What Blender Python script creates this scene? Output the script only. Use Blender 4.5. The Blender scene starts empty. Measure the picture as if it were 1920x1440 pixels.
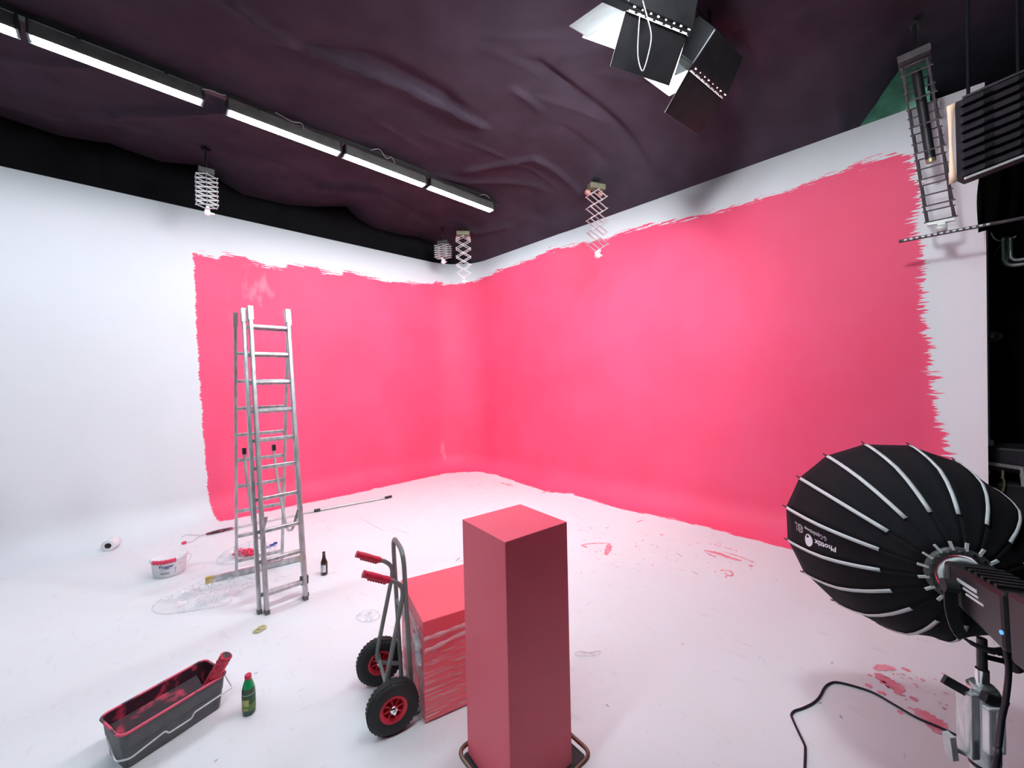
import bpy, math, random
import numpy as np
from mathutils import Vector, Matrix
random.seed(7)
rng = np.random.default_rng(5)
V = Vector
S = bpy.context.scene
COL = S.collection

# ------------------------------------------------------------------ camera
F_PX = 741.66
CAM_R = V((0.71629, -0.69742, -0.02255)); CAM_U = V((0.02360, -0.00805, 0.99969)); CAM_F = V((0.69746, 0.71654, -0.01105))
CAM_R.normalize(); CAM_F = (CAM_F - CAM_R * CAM_F.dot(CAM_R)).normalized(); CAM_U = CAM_R.cross(CAM_F)
CAM_O = V((-5.1992, -6.8089, 1.8))
cd = bpy.data.cameras.new('camera'); cam = bpy.data.objects.new('camera', cd); COL.objects.link(cam)
cd.sensor_width = 36.0; cd.lens = F_PX / 1920 * 36.0; cd.clip_start = 0.02; cd.clip_end = 100
cam.matrix_world = Matrix(((CAM_R.x, CAM_U.x, -CAM_F.x, CAM_O.x), (CAM_R.y, CAM_U.y, -CAM_F.y, CAM_O.y), (CAM_R.z, CAM_U.z, -CAM_F.z, CAM_O.z), (0, 0, 0, 1)))
S.camera = cam

# ------------------------------------------------------------------ world, light levels, exposure
w = bpy.data.worlds.new('world'); S.world = w; w.use_nodes = True
w.node_tree.nodes['Background'].inputs[0].default_value = (0.55, 0.6, 0.8, 1)
w.node_tree.nodes['Background'].inputs[1].default_value = 0.014
TUBE_POWER = 70.0      # emission strength of the fluorescent tubes
BARN_POWER = 158.0      # emission strength of the barn door lamps
S.view_settings.view_transform = 'Standard'; S.view_settings.look = 'None'
S.view_settings.gamma = 1.0; S.view_settings.use_curve_mapping = False
S.view_settings.exposure = 0.05

# reading the room: a point of the photograph on a known plane
def ray(x, y): return CAM_F + CAM_R * ((x - 960) / F_PX) - CAM_U * ((y - 720) / F_PX)
def at(x, y, z=0.0):
    d = ray(x, y); return CAM_O + d * ((z - CAM_O.z) / d.z)
def on(x, y, p0, n):
    d = ray(x, y); n = V(n); return CAM_O + d * ((V(p0) - CAM_O).dot(n) / d.dot(n))

# ------------------------------------------------------------------ materials
def nd(nt, t, **k):
    n = nt.nodes.new(t)
    for a, v in k.items(): setattr(n, a, v)
    return n
def mat(name, col, rough=0.5, metal=0.0, var=0.0, scale=8.0, bump=0.0, bscale=60.0, spec=0.5, col2=None, thr=None, stretch=(1, 1, 1), trans=0.0, emit=None, estr=0.0):
    m = bpy.data.materials.new(name); m.use_nodes = True; nt = m.node_tree; b = nt.nodes['Principled BSDF']
    b.inputs['Base Color'].default_value = (*col, 1); b.inputs['Roughness'].default_value = rough; b.inputs['Metallic'].default_value = metal
    b.inputs['Specular IOR Level'].default_value = spec
    if trans: b.inputs['Transmission Weight'].default_value = trans
    if emit: b.inputs['Emission Color'].default_value = (*emit, 1); b.inputs['Emission Strength'].default_value = estr
    if var or bump or col2:
        tc = nd(nt, 'ShaderNodeTexCoord'); mp = nd(nt, 'ShaderNodeMapping'); mp.inputs['Scale'].default_value = stretch
        nt.links.new(tc.outputs['Object'], mp.inputs[0])
    if var or col2:
        nz = nd(nt, 'ShaderNodeTexNoise'); nz.inputs['Scale'].default_value = scale; nz.inputs['Detail'].default_value = 5
        nt.links.new(mp.outputs[0], nz.inputs['Vector'])
        r = nd(nt, 'ShaderNodeValToRGB')
        if thr: r.color_ramp.elements[0].position = thr[0]; r.color_ramp.elements[1].position = thr[1]
        else: r.color_ramp.elements[0].position = .3; r.color_ramp.elements[1].position = .7
        c2 = col2 if col2 else tuple(min(1, c * (1 + var)) for c in col)
        c1 = col if col2 else tuple(c * (1 - var) for c in col)
        r.color_ramp.elements[0].color = (*c1, 1); r.color_ramp.elements[1].color = (*c2, 1)
        nt.links.new(nz.outputs[0], r.inputs[0]); nt.links.new(r.outputs[0], b.inputs['Base Color'])
    if bump:
        n2 = nd(nt, 'ShaderNodeTexNoise'); n2.inputs['Scale'].default_value = bscale; n2.inputs['Detail'].default_value = 4
        nt.links.new(mp.outputs[0], n2.inputs['Vector'])
        bp = nd(nt, 'ShaderNodeBump'); bp.inputs['Strength'].default_value = bump; bp.inputs['Distance'].default_value = 0.01
        nt.links.new(n2.outputs[0], bp.inputs['Height']); nt.links.new(bp.outputs[0], b.inputs['Normal'])
    return m

WHITE = (0.80, 0.82, 0.845)
PINK = (0.94, 0.095, 0.205)
M = {}
M['black'] = mat('black_plastic', (.014, .014, .016), .45, var=.3)
M['blackm'] = mat('black_metal', (.02, .02, .022), .35, .3, var=.3)
M['fabric_black'] = mat('black_softbox_fabric', (.006, .0055, .0075), .85, spec=.25, var=.2, scale=30, bump=.15, bscale=350)
M['cloth'] = mat('black_ceiling_fabric', (.046, .036, .050), .95, spec=.1, var=.18, scale=3.0, bump=.2, bscale=220)
M['drape'] = mat('black_drape_fabric', (.007, .007, .008), .95, spec=.1, var=.2, scale=4.0, bump=.2, bscale=220)
M['darkwall'] = mat('black_wall', (.006, .006, .009), .9, spec=.1)
M['darkfloor'] = mat('dark_floor', (.02, .018, .022), .7, var=.3)
M['grey_house'] = mat('grey_lamp_housing', (.075, .077, .075), .45, .2, var=.25, scale=12)
M['tube'] = mat('glowing_tube', (.9, .95, 1), emit=(.80, .92, 1.0), estr=TUBE_POWER)
M['tube_fill'] = mat('added_fill_tube', (.9, .95, 1), emit=(.85, .96, 1.0), estr=14.0)  # glow of the added lamp behind the right wall
M['barn_lamp'] = mat('glowing_lamp', (.9, .95, 1), emit=(.93, .96, 1.0), estr=BARN_POWER)
M['barn_white'] = mat('white_leaf_paint', (.75, .78, .77), .5, var=.06)
M['barn_grey'] = mat('grey_leaf_metal', (.42, .43, .43), .35, .5, var=.15, scale=6)
M['alu'] = mat('aluminium', (.55, .56, .57), .40, .7, var=.12, scale=25, bump=.08, bscale=90)
M['alu_rail'] = mat('worn_aluminium', (.50, .51, .52), .38, .65, var=.3, scale=30, stretch=(1, 1, .3), bump=.1, bscale=80)
M['pant'] = mat('grey_painted_steel', (.60, .61, .60), .45, .3, var=.1, scale=20)
M['pant_dark'] = mat('dark_steel_bar', (.10, .09, .10), .5, .4, var=.3, scale=20)
M['olive'] = mat('olive_zinc_plate', (.20, .20, .13), .45, .4, var=.2, scale=18)
M['copper'] = mat('coppery_reel', (.55, .30, .24), .45, .3, var=.2)
M['whitep'] = mat('white_plastic', (.82, .82, .84), .4, var=.03)
M['chrome'] = mat('chrome', (.85, .86, .88), .18, 1.0, var=.05)
M['steel'] = mat('brushed_steel', (.62, .65, .65), .35, .85, var=.2, scale=15, stretch=(6, 6, 1))
M['redgrip'] = mat('red_rubber_grip', (.56, .012, .045), .4, var=.2, scale=20)
M['redrim'] = mat('red_plastic_rim', (.62, .02, .05), .4, var=.12, scale=20)
M['rubber'] = mat('black_rubber', (.016, .017, .018), .7, var=.3, scale=30)
M['truck'] = mat('grey_powder_coat', (.20, .215, .21), .42, .2, var=.12, scale=15)
M['coral'] = mat('coral_satin_paint', (.92, .112, .172), .42, var=.03, scale=2.0, bump=.04, bscale=160)
M['boxpink'] = mat('pink_lacquer', (.93, .12, .165), .4, var=.03, scale=3)
M['paint'] = mat('pink_wet_paint', (.85, .06, .14), .35, var=.1, scale=30)
M['paint_thin'] = mat('thin_pink_paint', (.80, .20, .28), .5, col2=(.86, .42, .48), scale=14, thr=(.35, .7))
M['paint_pale'] = mat('pale_pink_paint', (.84, .50, .58), .5, col2=(.83, .7, .74), scale=10, thr=(.35, .7))
M['scuff'] = mat('grey_scuff', (.45, .45, .46), .6, var=.1)
M['tray'] = mat('grey_tray_plastic', (.10, .105, .108), .5, var=.15, scale=20, bump=.1, bscale=200)
M['tray_in'] = mat('paint_streaked_tray', (.045, .018, .028), .5, col2=(.62, .05, .11), scale=9.0, thr=(.54, .66), stretch=(1.6, 1.6, 1))
M['tray_rim'] = mat('paint_stained_rim', (.10, .06, .07), .45, col2=(.80, .09, .17), scale=11, thr=(.40, .48))
M['sleeve'] = mat('paint_soaked_sleeve', (.50, .012, .045), .6, col2=(.85, .07, .12), scale=40, thr=(.35, .65), bump=.9, bscale=55)
M['core'] = mat('grey_roller_core', (.06, .05, .055), .6)
M['wire'] = mat('steel_wire', (.72, .72, .74), .4, .4)
M['cable'] = mat('black_cable', (.008, .006, .012), .5)
M['greycable'] = mat('pale_cable', (.22, .21, .23), .5)
M['brown'] = mat('brown_glass', (.030, .017, .010), .08, spec=.6)
M['green'] = mat('green_glass', (.01, .30, .10), .1, spec=.6)
M['greenliq'] = mat('dark_green_liquid_glass', (.012, .055, .018), .1, spec=.6)
M['greenbase'] = mat('blue_green_glass_foot', (.02, .07, .055), .12, spec=.6)
M['label_g'] = mat('green_bottle_label', (.02, .075, .02), .5, var=.3, scale=40)
M['label_l'] = mat('light_green_label_band', (.10, .22, .03), .5, var=.3, scale=60)
M['label_y'] = mat('yellow_label_panel', (.45, .46, .16), .5, col2=(.30, .27, .12), scale=60, thr=(.45, .65))
M['capred'] = mat('red_cap', (.62, .01, .06), .35)
M['labelw'] = mat('white_paper_label', (.72, .72, .72), .6, var=.04)
M['print_grey'] = mat('grey_print', (.35, .36, .37), .6)
M['print_blue'] = mat('dark_blue_print', (.035, .03, .22), .5)
M['print_white'] = mat('white_print', (.80, .78, .84), .6)
M['tape'] = mat('pale_reflective_tape', (.62, .64, .65), .5, var=.05)
M['film'] = None
M['yellowcap'] = mat('yellow_end_cap', (.52, .36, .10), .5, var=.2)
M['strap'] = mat('grey_webbing', (.42, .42, .40), .7, var=.15)
M['blue'] = mat('blue_plastic', (.01, .02, .30), .4)
M['ring'] = mat('pale_yellow_tape', (.62, .56, .30), .5, var=.1)
M['greenwall'] = mat('green_painted_wall', (.26, .66, .46), .8, var=.3, scale=6)
M['peach'] = mat('peach_reflector', (.80, .55, .40), .5, var=.08)
M['corr'] = mat('black_corrugated_plastic', (.035, .028, .036), .5, var=.3)
M['deck'] = mat('black_ribbed_deck', (.012, .011, .012), .6, var=.3)
M['bronze'] = mat('worn_bronze_tube', (.20, .135, .105), .4, .7, var=.25, scale=25)
M['brass'] = mat('brass', (.45, .36, .20), .4, .6)
M['railpink'] = mat('pale_aluminium', (.62, .54, .56), .45, .5, var=.1)
M['bluelamp'] = mat('blue_indicator', (.05, .2, .6), emit=(.1, .35, 1.0), estr=1.2)

# clear film: mostly see-through, with glossy whitish creases
def film_mat(name, stretch, scale, lo, hi, amin, amax):
    m = bpy.data.materials.new(name); m.use_nodes = True; nt = m.node_tree; nt.nodes.clear()
    out = nd(nt, 'ShaderNodeOutputMaterial'); mix = nd(nt, 'ShaderNodeMixShader'); tr = nd(nt, 'ShaderNodeBsdfTransparent')
    pr = nd(nt, 'ShaderNodeBsdfPrincipled'); pr.inputs['Base Color'].default_value = (.92, .92, .95, 1); pr.inputs['Roughness'].default_value = .12
    tl = nd(nt, 'ShaderNodeBsdfTranslucent'); tl.inputs['Color'].default_value = (.92, .92, .95, 1); m2 = nd(nt, 'ShaderNodeMixShader'); m2.inputs[0].default_value = .4
    tc = nd(nt, 'ShaderNodeTexCoord'); mp = nd(nt, 'ShaderNodeMapping'); mp.inputs['Scale'].default_value = stretch
    nz = nd(nt, 'ShaderNodeTexNoise'); nz.inputs['Scale'].default_value = scale; nz.inputs['Detail'].default_value = 4; nz.inputs['Distortion'].default_value = .6
    mr = nd(nt, 'ShaderNodeMapRange'); mr.inputs[1].default_value = lo; mr.inputs[2].default_value = hi; mr.inputs[3].default_value = amin; mr.inputs[4].default_value = amax
    bp = nd(nt, 'ShaderNodeBump'); bp.inputs['Strength'].default_value = .25; bp.inputs['Distance'].default_value = .006
    L = nt.links.new
    L(tc.outputs['Object'], mp.inputs[0]); L(mp.outputs[0], nz.inputs['Vector']); L(nz.outputs[0], mr.inputs[0]); L(nz.outputs[0], bp.inputs['Height'])
    L(bp.outputs[0], pr.inputs['Normal']); L(pr.outputs[0], m2.inputs[1]); L(tl.outputs[0], m2.inputs[2])
    L(mr.outputs[0], mix.inputs[0]); L(tr.outputs[0], mix.inputs[1]); L(m2.outputs[0], mix.inputs[2]); L(mix.outputs[0], out.inputs[0])
    return m
M['film'] = film_mat('clear_plastic_film', (1, 1, 1), 9, .47, .60, .08, .6)
M['film_wrap'] = film_mat('stretch_wrap_film', (2.2, 2.2, 34), 2.4, .48, .66, .08, .50)
M['film_side'] = film_mat('gathered_wrap_film', (5.0, 5.0, 3.0), 3.0, .38, .66, .12, .75)
M['film_edge'] = film_mat('bunched_film_edge', (3, 3, 30), 3, .3, .6, .35, .85)

# painted cyclorama: white, with the pink field bounded by ragged roller strokes (UV: u along the wall, v up the wall)
def cyc_mat():
    m = bpy.data.materials.new('cyclorama_paint'); m.use_nodes = True; nt = m.node_tree; b = nt.nodes['Principled BSDF']
    L = nt.links.new
    uv = nd(nt, 'ShaderNodeUVMap', uv_map='UVMap'); sp = nd(nt, 'ShaderNodeSeparateXYZ'); L(uv.outputs[0], sp.inputs[0])
    U, Vv = sp.outputs[0], sp.outputs[1]
    def math_(op, a, b_=None, c=None, clamp=False):
        n = nd(nt, 'ShaderNodeMath', operation=op, use_clamp=clamp)
        for i, x in enumerate((a, b_, c)):
            if x is None: continue
            if isinstance(x, (int, float)): n.inputs[i].default_value = x
            else: L(x, n.inputs[i])
        return n.outputs[0]
    def noise(su, sv, detail=3, off=0.0, dist=0.0):
        mp = nd(nt, 'ShaderNodeMapping'); mp.inputs['Scale'].default_value = (su, sv, 1); mp.inputs['Location'].default_value = (off, off * .7, 0)
        L(uv.outputs[0], mp.inputs[0]); n = nd(nt, 'ShaderNodeTexNoise', noise_dimensions='2D'); n.inputs['Scale'].default_value = 1; n.inputs['Detail'].default_value = detail; n.inputs['Distortion'].default_value = dist
        L(mp.outputs[0], n.inputs['Vector']); return math_('SUBTRACT', n.outputs[0], .5)
    def curve(src, pts, lo, hi, olo, ohi):
        x = math_('DIVIDE', math_('SUBTRACT', src, lo), hi - lo, clamp=True)
        fc = nd(nt, 'ShaderNodeFloatCurve'); c = fc.mapping.curves[0]; fc.mapping.use_clip = True
        P = [((a - lo) / (hi - lo), (v - olo) / (ohi - olo)) for a, v in pts]
        c.points[0].location = P[0]; c.points[1].location = P[-1]
        for q in P[1:-1]: c.points.new(*q)
        for q in c.points: q.handle_type = 'VECTOR'
        fc.mapping.update(); L(x, fc.inputs['Value'])
        return math_('ADD', math_('MULTIPLY', fc.outputs[0], ohi - olo), olo)
    top = [(-6, 3.6), (-4.55, 3.62), (-4.22, 3.58), (-4.18, 3.67), (-3.93, 3.68), (-3.90, 3.62), (-3.6, 3.58), (-3.42, 3.58), (-3.36, 3.68), (-2.95, 3.70), (-2.87, 3.64), (-2.55, 3.64), (-2.5, 3.71), (-2.15, 3.71), (-2.05, 3.68), (-1.76, 3.66), (-1.4, 3.68), (-1.3, 3.72), (-.95, 3.73), (-.72, 3.75), (-.64, 3.83), (-.48, 3.83), (-.42, 3.78), (.3, 3.82), (.6, 3.86), (1.2, 3.91), (1.68, 3.93), (2.1, 3.92), (2.4, 3.99), (2.6, 3.98), (3.2, 3.91), (3.6, 3.88), (3.94, 3.91), (4.36, 3.87), (4.83, 3.81), (5.55, 3.78), (5.94, 3.80), (6.25, 3.83), (6.7, 3.84), (7.6, 3.8)]
    bot = [(-6, -.18), (-4.4, -.19), (-3.2, -.19), (-3.0, -.23), (-2.0, -.22), (-.7, -.22), (-.4, -.30), (.4, -.22), (.9, -.12), (1.25, -.12), (1.9, -.19), (2.3, -.24), (2.7, -.30), (3.0, -.15), (3.6, -.22), (4.02, -.28), (4.4, -.2), (5.0, -.17), (5.4, -.22), (5.85, -.24), (7.6, -.24)]
    left = [(-.6, -4.35), (-.18, -4.36), (.0, -4.40), (.3, -4.44), (.9, -4.46), (1.55, -4.48), (2.1, -4.50), (3.0, -4.51), (3.6, -4.52), (4.2, -4.52)]
    right = [(-.6, 7.05), (.6, 7.04), (1.1, 7.0), (1.3, 6.96), (1.48, 6.92), (1.87, 6.89), (2.26, 6.86), (2.64, 6.85), (2.81, 6.85), (3.05, 6.81), (3.2, 6.81), (3.44, 6.83), (3.6, 6.80), (3.75, 6.78), (3.84, 6.68), (4.2, 6.6)]
    vt = curve(U, top, -6, 7.6, 3, 4.2); vb = curve(U, bot, -6, 7.6, -.6, .4); ul = curve(Vv, left, -.6, 4.2, -5, -4); ur = curve(Vv, right, -.6, 4.2, 6, 7.5)
    ntop = math_('ADD', math_('MULTIPLY', noise(3.0, 42, 4), .20), math_('MULTIPLY', noise(16, 60, 3, 3.1), .07))
    nbot = math_('ADD', math_('MULTIPLY', noise(4.0, 26, 4, 9.2), .15), math_('MULTIPLY', noise(20, 60, 3, 5.1), .03))
    nlef = math_('ADD', math_('MULTIPLY', noise(9, 6, 4, 1.7), .05), math_('MULTIPLY', noise(9, 45, 4, 2.9), .05))
    nrig = math_('ADD', math_('MULTIPLY', noise(2.0, 8, 4, 4.4), .17), math_('MULTIPLY', noise(5, 55, 3, 6.6), .20))
    d = math_('MINIMUM', math_('MINIMUM', math_('ADD', math_('SUBTRACT', vt, Vv), ntop), math_('ADD', math_('SUBTRACT', Vv, vb), nbot)),
              math_('MINIMUM', math_('ADD', math_('SUBTRACT', U, ul), nlef), math_('ADD', math_('SUBTRACT', ur, U), nrig)))
    mask = nd(nt, 'ShaderNodeMapRange', interpolation_type='SMOOTHSTEP'); mask.inputs[1].default_value = -.006; mask.inputs[2].default_value = .012; L(d, mask.inputs[0])
    # thin coverage: brushy patches where the white shows through, high on the left wall
    def bump_at(u0, v0, su, sv):
        e = math_('ADD', math_('POWER', math_('DIVIDE', math_('SUBTRACT', U, u0), su), 2), math_('POWER', math_('DIVIDE', math_('SUBTRACT', Vv, v0), sv), 2))
        return math_('SUBTRACT', 1, e, clamp=True)
    patch = math_('ADD', bump_at(-3.75, 3.0, .5, .55), math_('ADD', bump_at(-.45, .35, .25, .3), bump_at(-4.2, 3.62, .5, .12)))
    th = nd(nt, 'ShaderNodeMapRange'); th.inputs[1].default_value = .05; th.inputs[2].default_value = .4; th.inputs[3].default_value = 0; th.inputs[4].default_value = .42
    L(math_('ADD', noise(6, 2.2, 4, 7.7), 0), th.inputs[0])
    thin = math_('SUBTRACT', 1, math_('MULTIPLY', th.outputs[0], patch, clamp=True))
    fac = math_('MULTIPLY', mask.outputs[0], thin, clamp=True)
    pv = nd(nt, 'ShaderNodeMapRange'); pv.inputs[1].default_value = -.3; pv.inputs[2].default_value = .3; pv.inputs[3].default_value = 0; pv.inputs[4].default_value = 1
    L(noise(1.4, 1.2, 4, 2.2), pv.inputs[0])
    pm = nd(nt, 'ShaderNodeMix', data_type='RGBA'); pm.inputs[6].default_value = (PINK[0], PINK[1] * .9, PINK[2] * .9, 1); pm.inputs[7].default_value = (PINK[0], PINK[1] * 1.12, PINK[2] * 1.12, 1); L(pv.outputs[0], pm.inputs[0])
    wm = nd(nt, 'ShaderNodeMix', data_type='RGBA'); wm.inputs[6].default_value = (*[c * .97 for c in WHITE], 1); wm.inputs[7].default_value = (*WHITE, 1); L(pv.outputs[0], wm.inputs[0])
    mx = nd(nt, 'ShaderNodeMix', data_type='RGBA'); L(fac, mx.inputs[0]); L(wm.outputs[2], mx.inputs[6]); L(pm.outputs[2], mx.inputs[7])
    L(mx.outputs[2], b.inputs['Base Color']); b.inputs['Roughness'].default_value = .55; b.inputs['Specular IOR Level'].default_value = .3
    return m
M['cyc'] = cyc_mat()
def floor_mat():
    m = bpy.data.materials.new('white_studio_floor'); m.use_nodes = True; nt = m.node_tree; b = nt.nodes['Principled BSDF']; L = nt.links.new
    tc = nd(nt, 'ShaderNodeTexCoord'); col = None
    prev = None
    for sc, st, lo, hi, c in ((3.0, (1, 1, 1), .35, .7, (.80, .80, .815)), (5.0, (3, 1, 1), .62, .80, (.70, .70, .72)), (7, (1, 4, 1), .66, .78, (.62, .62, .65)), (60, (1, 1, 1), .70, .76, (.5, .5, .52))):
        mp = nd(nt, 'ShaderNodeMapping'); mp.inputs['Scale'].default_value = st; mp.inputs['Rotation'].default_value = (0, 0, .5); L(tc.outputs['Object'], mp.inputs[0])
        nz = nd(nt, 'ShaderNodeTexNoise'); nz.inputs['Scale'].default_value = sc; nz.inputs['Detail'].default_value = 6; L(mp.outputs[0], nz.inputs['Vector'])
        mr = nd(nt, 'ShaderNodeMapRange'); mr.inputs[1].default_value = lo; mr.inputs[2].default_value = hi; L(nz.outputs[0], mr.inputs[0])
        mx = nd(nt, 'ShaderNodeMix', data_type='RGBA'); L(mr.outputs[0], mx.inputs[0])
        if prev is None: mx.inputs[6].default_value = (*WHITE, 1)
        else: L(prev, mx.inputs[6])
        mx.inputs[7].default_value = (*c, 1); prev = mx.outputs[2]
    L(prev, b.inputs['Base Color']); b.inputs['Roughness'].default_value = .5; b.inputs['Specular IOR Level'].default_value = .3
    return m
M['floor'] = floor_mat()

# ------------------------------------------------------------------ mesh building
BASE = {}
class MB:
    def __init__(s): s.v = []; s.f = []; s.sm = []
    def add(s, vs, fs, smooth=False):
        n = len(s.v); s.v += [tuple(x) for x in vs]; s.f += [tuple(i + n for i in f) for f in fs]; s.sm += [smooth] * len(fs); return s
    def hexa(s, p):   # 8 points: bottom ring 0-3, top ring 4-7
        return s.add(p, [(3, 2, 1, 0), (4, 5, 6, 7), (0, 1, 5, 4), (1, 2, 6, 5), (2, 3, 7, 6), (3, 0, 4, 7)])
    def box(s, c, size, ax=None):
        c = V(c); X, Y, Z = ax if ax else (V((1, 0, 0)), V((0, 1, 0)), V((0, 0, 1))); a, b, d = [q / 2 for q in size]
        return s.hexa([c + X * i * a + Y * j * b + Z * k * d for k in (-1, 1) for i, j in ((-1, -1), (1, -1), (1, 1), (-1, 1))])
    def bar(s, p, q, wd, th, up=(0, 0, 1)):   # rectangular bar from p to q
        p, q = V(p), V(q); z = (q - p).normalized(); x = V(up).cross(z)
        if x.length < 1e-4: x = V((1, 0, 0)).cross(z)
        x.normalize(); y = z.cross(x)
        return s.box((p + q) / 2, (wd, th, (q - p).length), (x, y, z))
    def tube(s, pts, r, n=8, closed=False):
        pts = [V(p) for p in pts]; m = len(pts); rings = []; prev = None
        for i, p in enumerate(pts):
            if closed: t = pts[(i + 1) % m] - pts[i - 1]
            else: t = pts[min(i + 1, m - 1)] - pts[max(i - 1, 0)]
            t.normalize()
            if prev is None:
                x = t.orthogonal().normalized()
            else:
                x = prev - t * prev.dot(t)
                if x.length < 1e-6: x = t.orthogonal()
                x.normalize()
            prev = x; y = t.cross(x); rr = r[i] if isinstance(r, (list, tuple)) else r
            rings.append([p + (x * math.cos(2 * math.pi * k / n) + y * math.sin(2 * math.pi * k / n)) * rr for k in range(n)])
        vs = [v for g in rings for v in g]; fs = []
        for i in range(m if closed else m - 1):
            j = (i + 1) % m
            for k in range(n): fs.append((i * n + k, i * n + (k + 1) % n, j * n + (k + 1) % n, j * n + k))
        s.add(vs, fs, True)
        if not closed: s.add(rings[0], [tuple(range(n - 1, -1, -1))]); s.add(rings[-1], [tuple(range(n))])
        return s
    def cyl(s, p, q, r, n=16, r2=None): return s.tube([p, q], [r, r if r2 is None else r2], n)
    def lathe(s, prof, c=(0, 0, 0), axis=(0, 0, 1), n=24, smooth=True, caps=True):
        z = V(axis).normalized(); x = z.orthogonal().normalized() if abs(z.z) < .999 else V((1, 0, 0)); y = z.cross(x); c = V(c); vs = []; fs = []
        for r, h in prof:
            for k in range(n):
                a = 2 * math.pi * k / n; vs.append(c + z * h + (x * math.cos(a) + y * math.sin(a)) * r)
        for i in range(len(prof) - 1):
            for k in range(n): fs.append((i * n + k, i * n + (k + 1) % n, (i + 1) * n + (k + 1) % n, (i + 1) * n + k))
        s.add(vs, fs, smooth)
        if caps:
            s.add(vs[:n], [tuple(range(n - 1, -1, -1))]); s.add(vs[-n:], [tuple(range(n))])
        return s
    def grid(s, P, smooth=True):    # P[i][j] points
        nu, nv = len(P), len(P[0])
        return s.add([p for row in P for p in row], [(i * nv + j, (i + 1) * nv + j, (i + 1) * nv + j + 1, i * nv + j + 1) for i in range(nu - 1) for j in range(nv - 1)], smooth)
    def plate(s, poly, th, nrm=None):
        poly = [V(p) for p in poly]; n = V(nrm).normalized() if nrm else (poly[1] - poly[0]).cross(poly[2] - poly[0]).normalized(); k = len(poly)
        s.add([p + n * th / 2 for p in poly] + [p - n * th / 2 for p in poly], [tuple(range(k)), tuple(range(2 * k - 1, k - 1, -1))] + [(i, k + i, k + (i + 1) % k, (i + 1) % k) for i in range(k)])
        return s
    def build(s, name, m, parent=None, solid=0, bevel=0):
        me = bpy.data.meshes.new(name); off = BASE.get(parent.name, V((0, 0, 0))) if parent else V((0, 0, 0))
        me.from_pydata([(x[0] - off.x, x[1] - off.y, x[2] - off.z) for x in s.v], [], s.f)
        me.polygons.foreach_set('use_smooth', s.sm); me.materials.append(m); me.update()
        o = bpy.data.objects.new(name, me); COL.objects.link(o)
        if parent: o.parent = parent
        BASE[o.name] = off
        if solid:
            q = o.modifiers.new('solid', 'SOLIDIFY'); q.thickness = solid; q.offset = 0
        if bevel:
            q = o.modifiers.new('bevel', 'BEVEL'); q.width = bevel; q.segments = 2; q.limit_method = 'ANGLE'
        return o
def tag(o, label, cat, group=None, kind=None):
    o['label'] = label; o['category'] = cat
    if group: o['group'] = group
    if kind: o['kind'] = kind
    return o
def thing(name, label, cat, loc, group=None):
    o = bpy.data.objects.new(name, None); COL.objects.link(o); o.location = loc; o.empty_display_size = .1
    BASE[o.name] = V(loc); return tag(o, label, cat, group)
def struct(mb, name, m, parent=None, **k):
    o = mb.build(name, m, parent, **k)
    if not parent: o['kind'] = 'structure'
    return o
def smooth_path(pts, n=6, closed=False):
    pts = [V(p) for p in pts]; out = []; m = len(pts)
    for i in range(m if closed else m - 1):
        if closed: p0, p1, p2, p3 = pts[i - 1], pts[i], pts[(i + 1) % m], pts[(i + 2) % m]
        else: p0, p1, p2, p3 = pts[max(i - 1, 0)], pts[i], pts[i + 1], pts[min(i + 2, m - 1)]
        for k in range(n):
            t = k / n; out.append(.5 * ((2 * p1) + (p2 - p0) * t + (2 * p0 - 5 * p1 + 4 * p2 - p3) * t * t + (3 * p1 - p0 - 3 * p2 + p3) * t ** 3))
    if not closed: out.append(pts[-1])
    return out
def round_path(pts, r, n=5, closed=False):
    pts = [V(p) for p in pts]; out = []; m = len(pts)
    for i, p in enumerate(pts):
        if not closed and i in (0, m - 1): out.append(p); continue
        a, b = pts[i - 1] - p, pts[(i + 1) % m] - p; rr = min(r, a.length * .45, b.length * .45); A, B = p + a.normalized() * rr, p + b.normalized() * rr
        for k in range(n + 1):
            t = k / n; out.append(A * (1 - t) ** 2 + p * 2 * t * (1 - t) + B * t * t)
    return out
def text_mesh(txt, bold=0.0, outline=False):
    cu = bpy.data.curves.new('lettering', 'FONT'); cu.body = txt; cu.size = 1; cu.offset = bold; cu.resolution_u = 2
    cu.dimensions = '2D'; cu.fill_mode = 'FRONT'
    if outline: cu.fill_mode = 'NONE'; cu.bevel_depth = .018; cu.bevel_resolution = 0
    o = bpy.data.objects.new('lettering', cu); COL.objects.link(o)
    dg = bpy.context.evaluated_depsgraph_get(); dg.update(); me = bpy.data.meshes.new_from_object(o.evaluated_get(dg))
    vs = [v.co.copy() for v in me.vertices]; fs = [tuple(p.vertices) for p in me.polygons]
    bpy.data.objects.remove(o); bpy.data.curves.remove(cu); bpy.data.meshes.remove(me)
    x0 = min(v.x for v in vs); x1 = max(v.x for v in vs)
    return [V(((v.x - x0) / (x1 - x0), v.y, v.z)) for v in vs], fs

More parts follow.
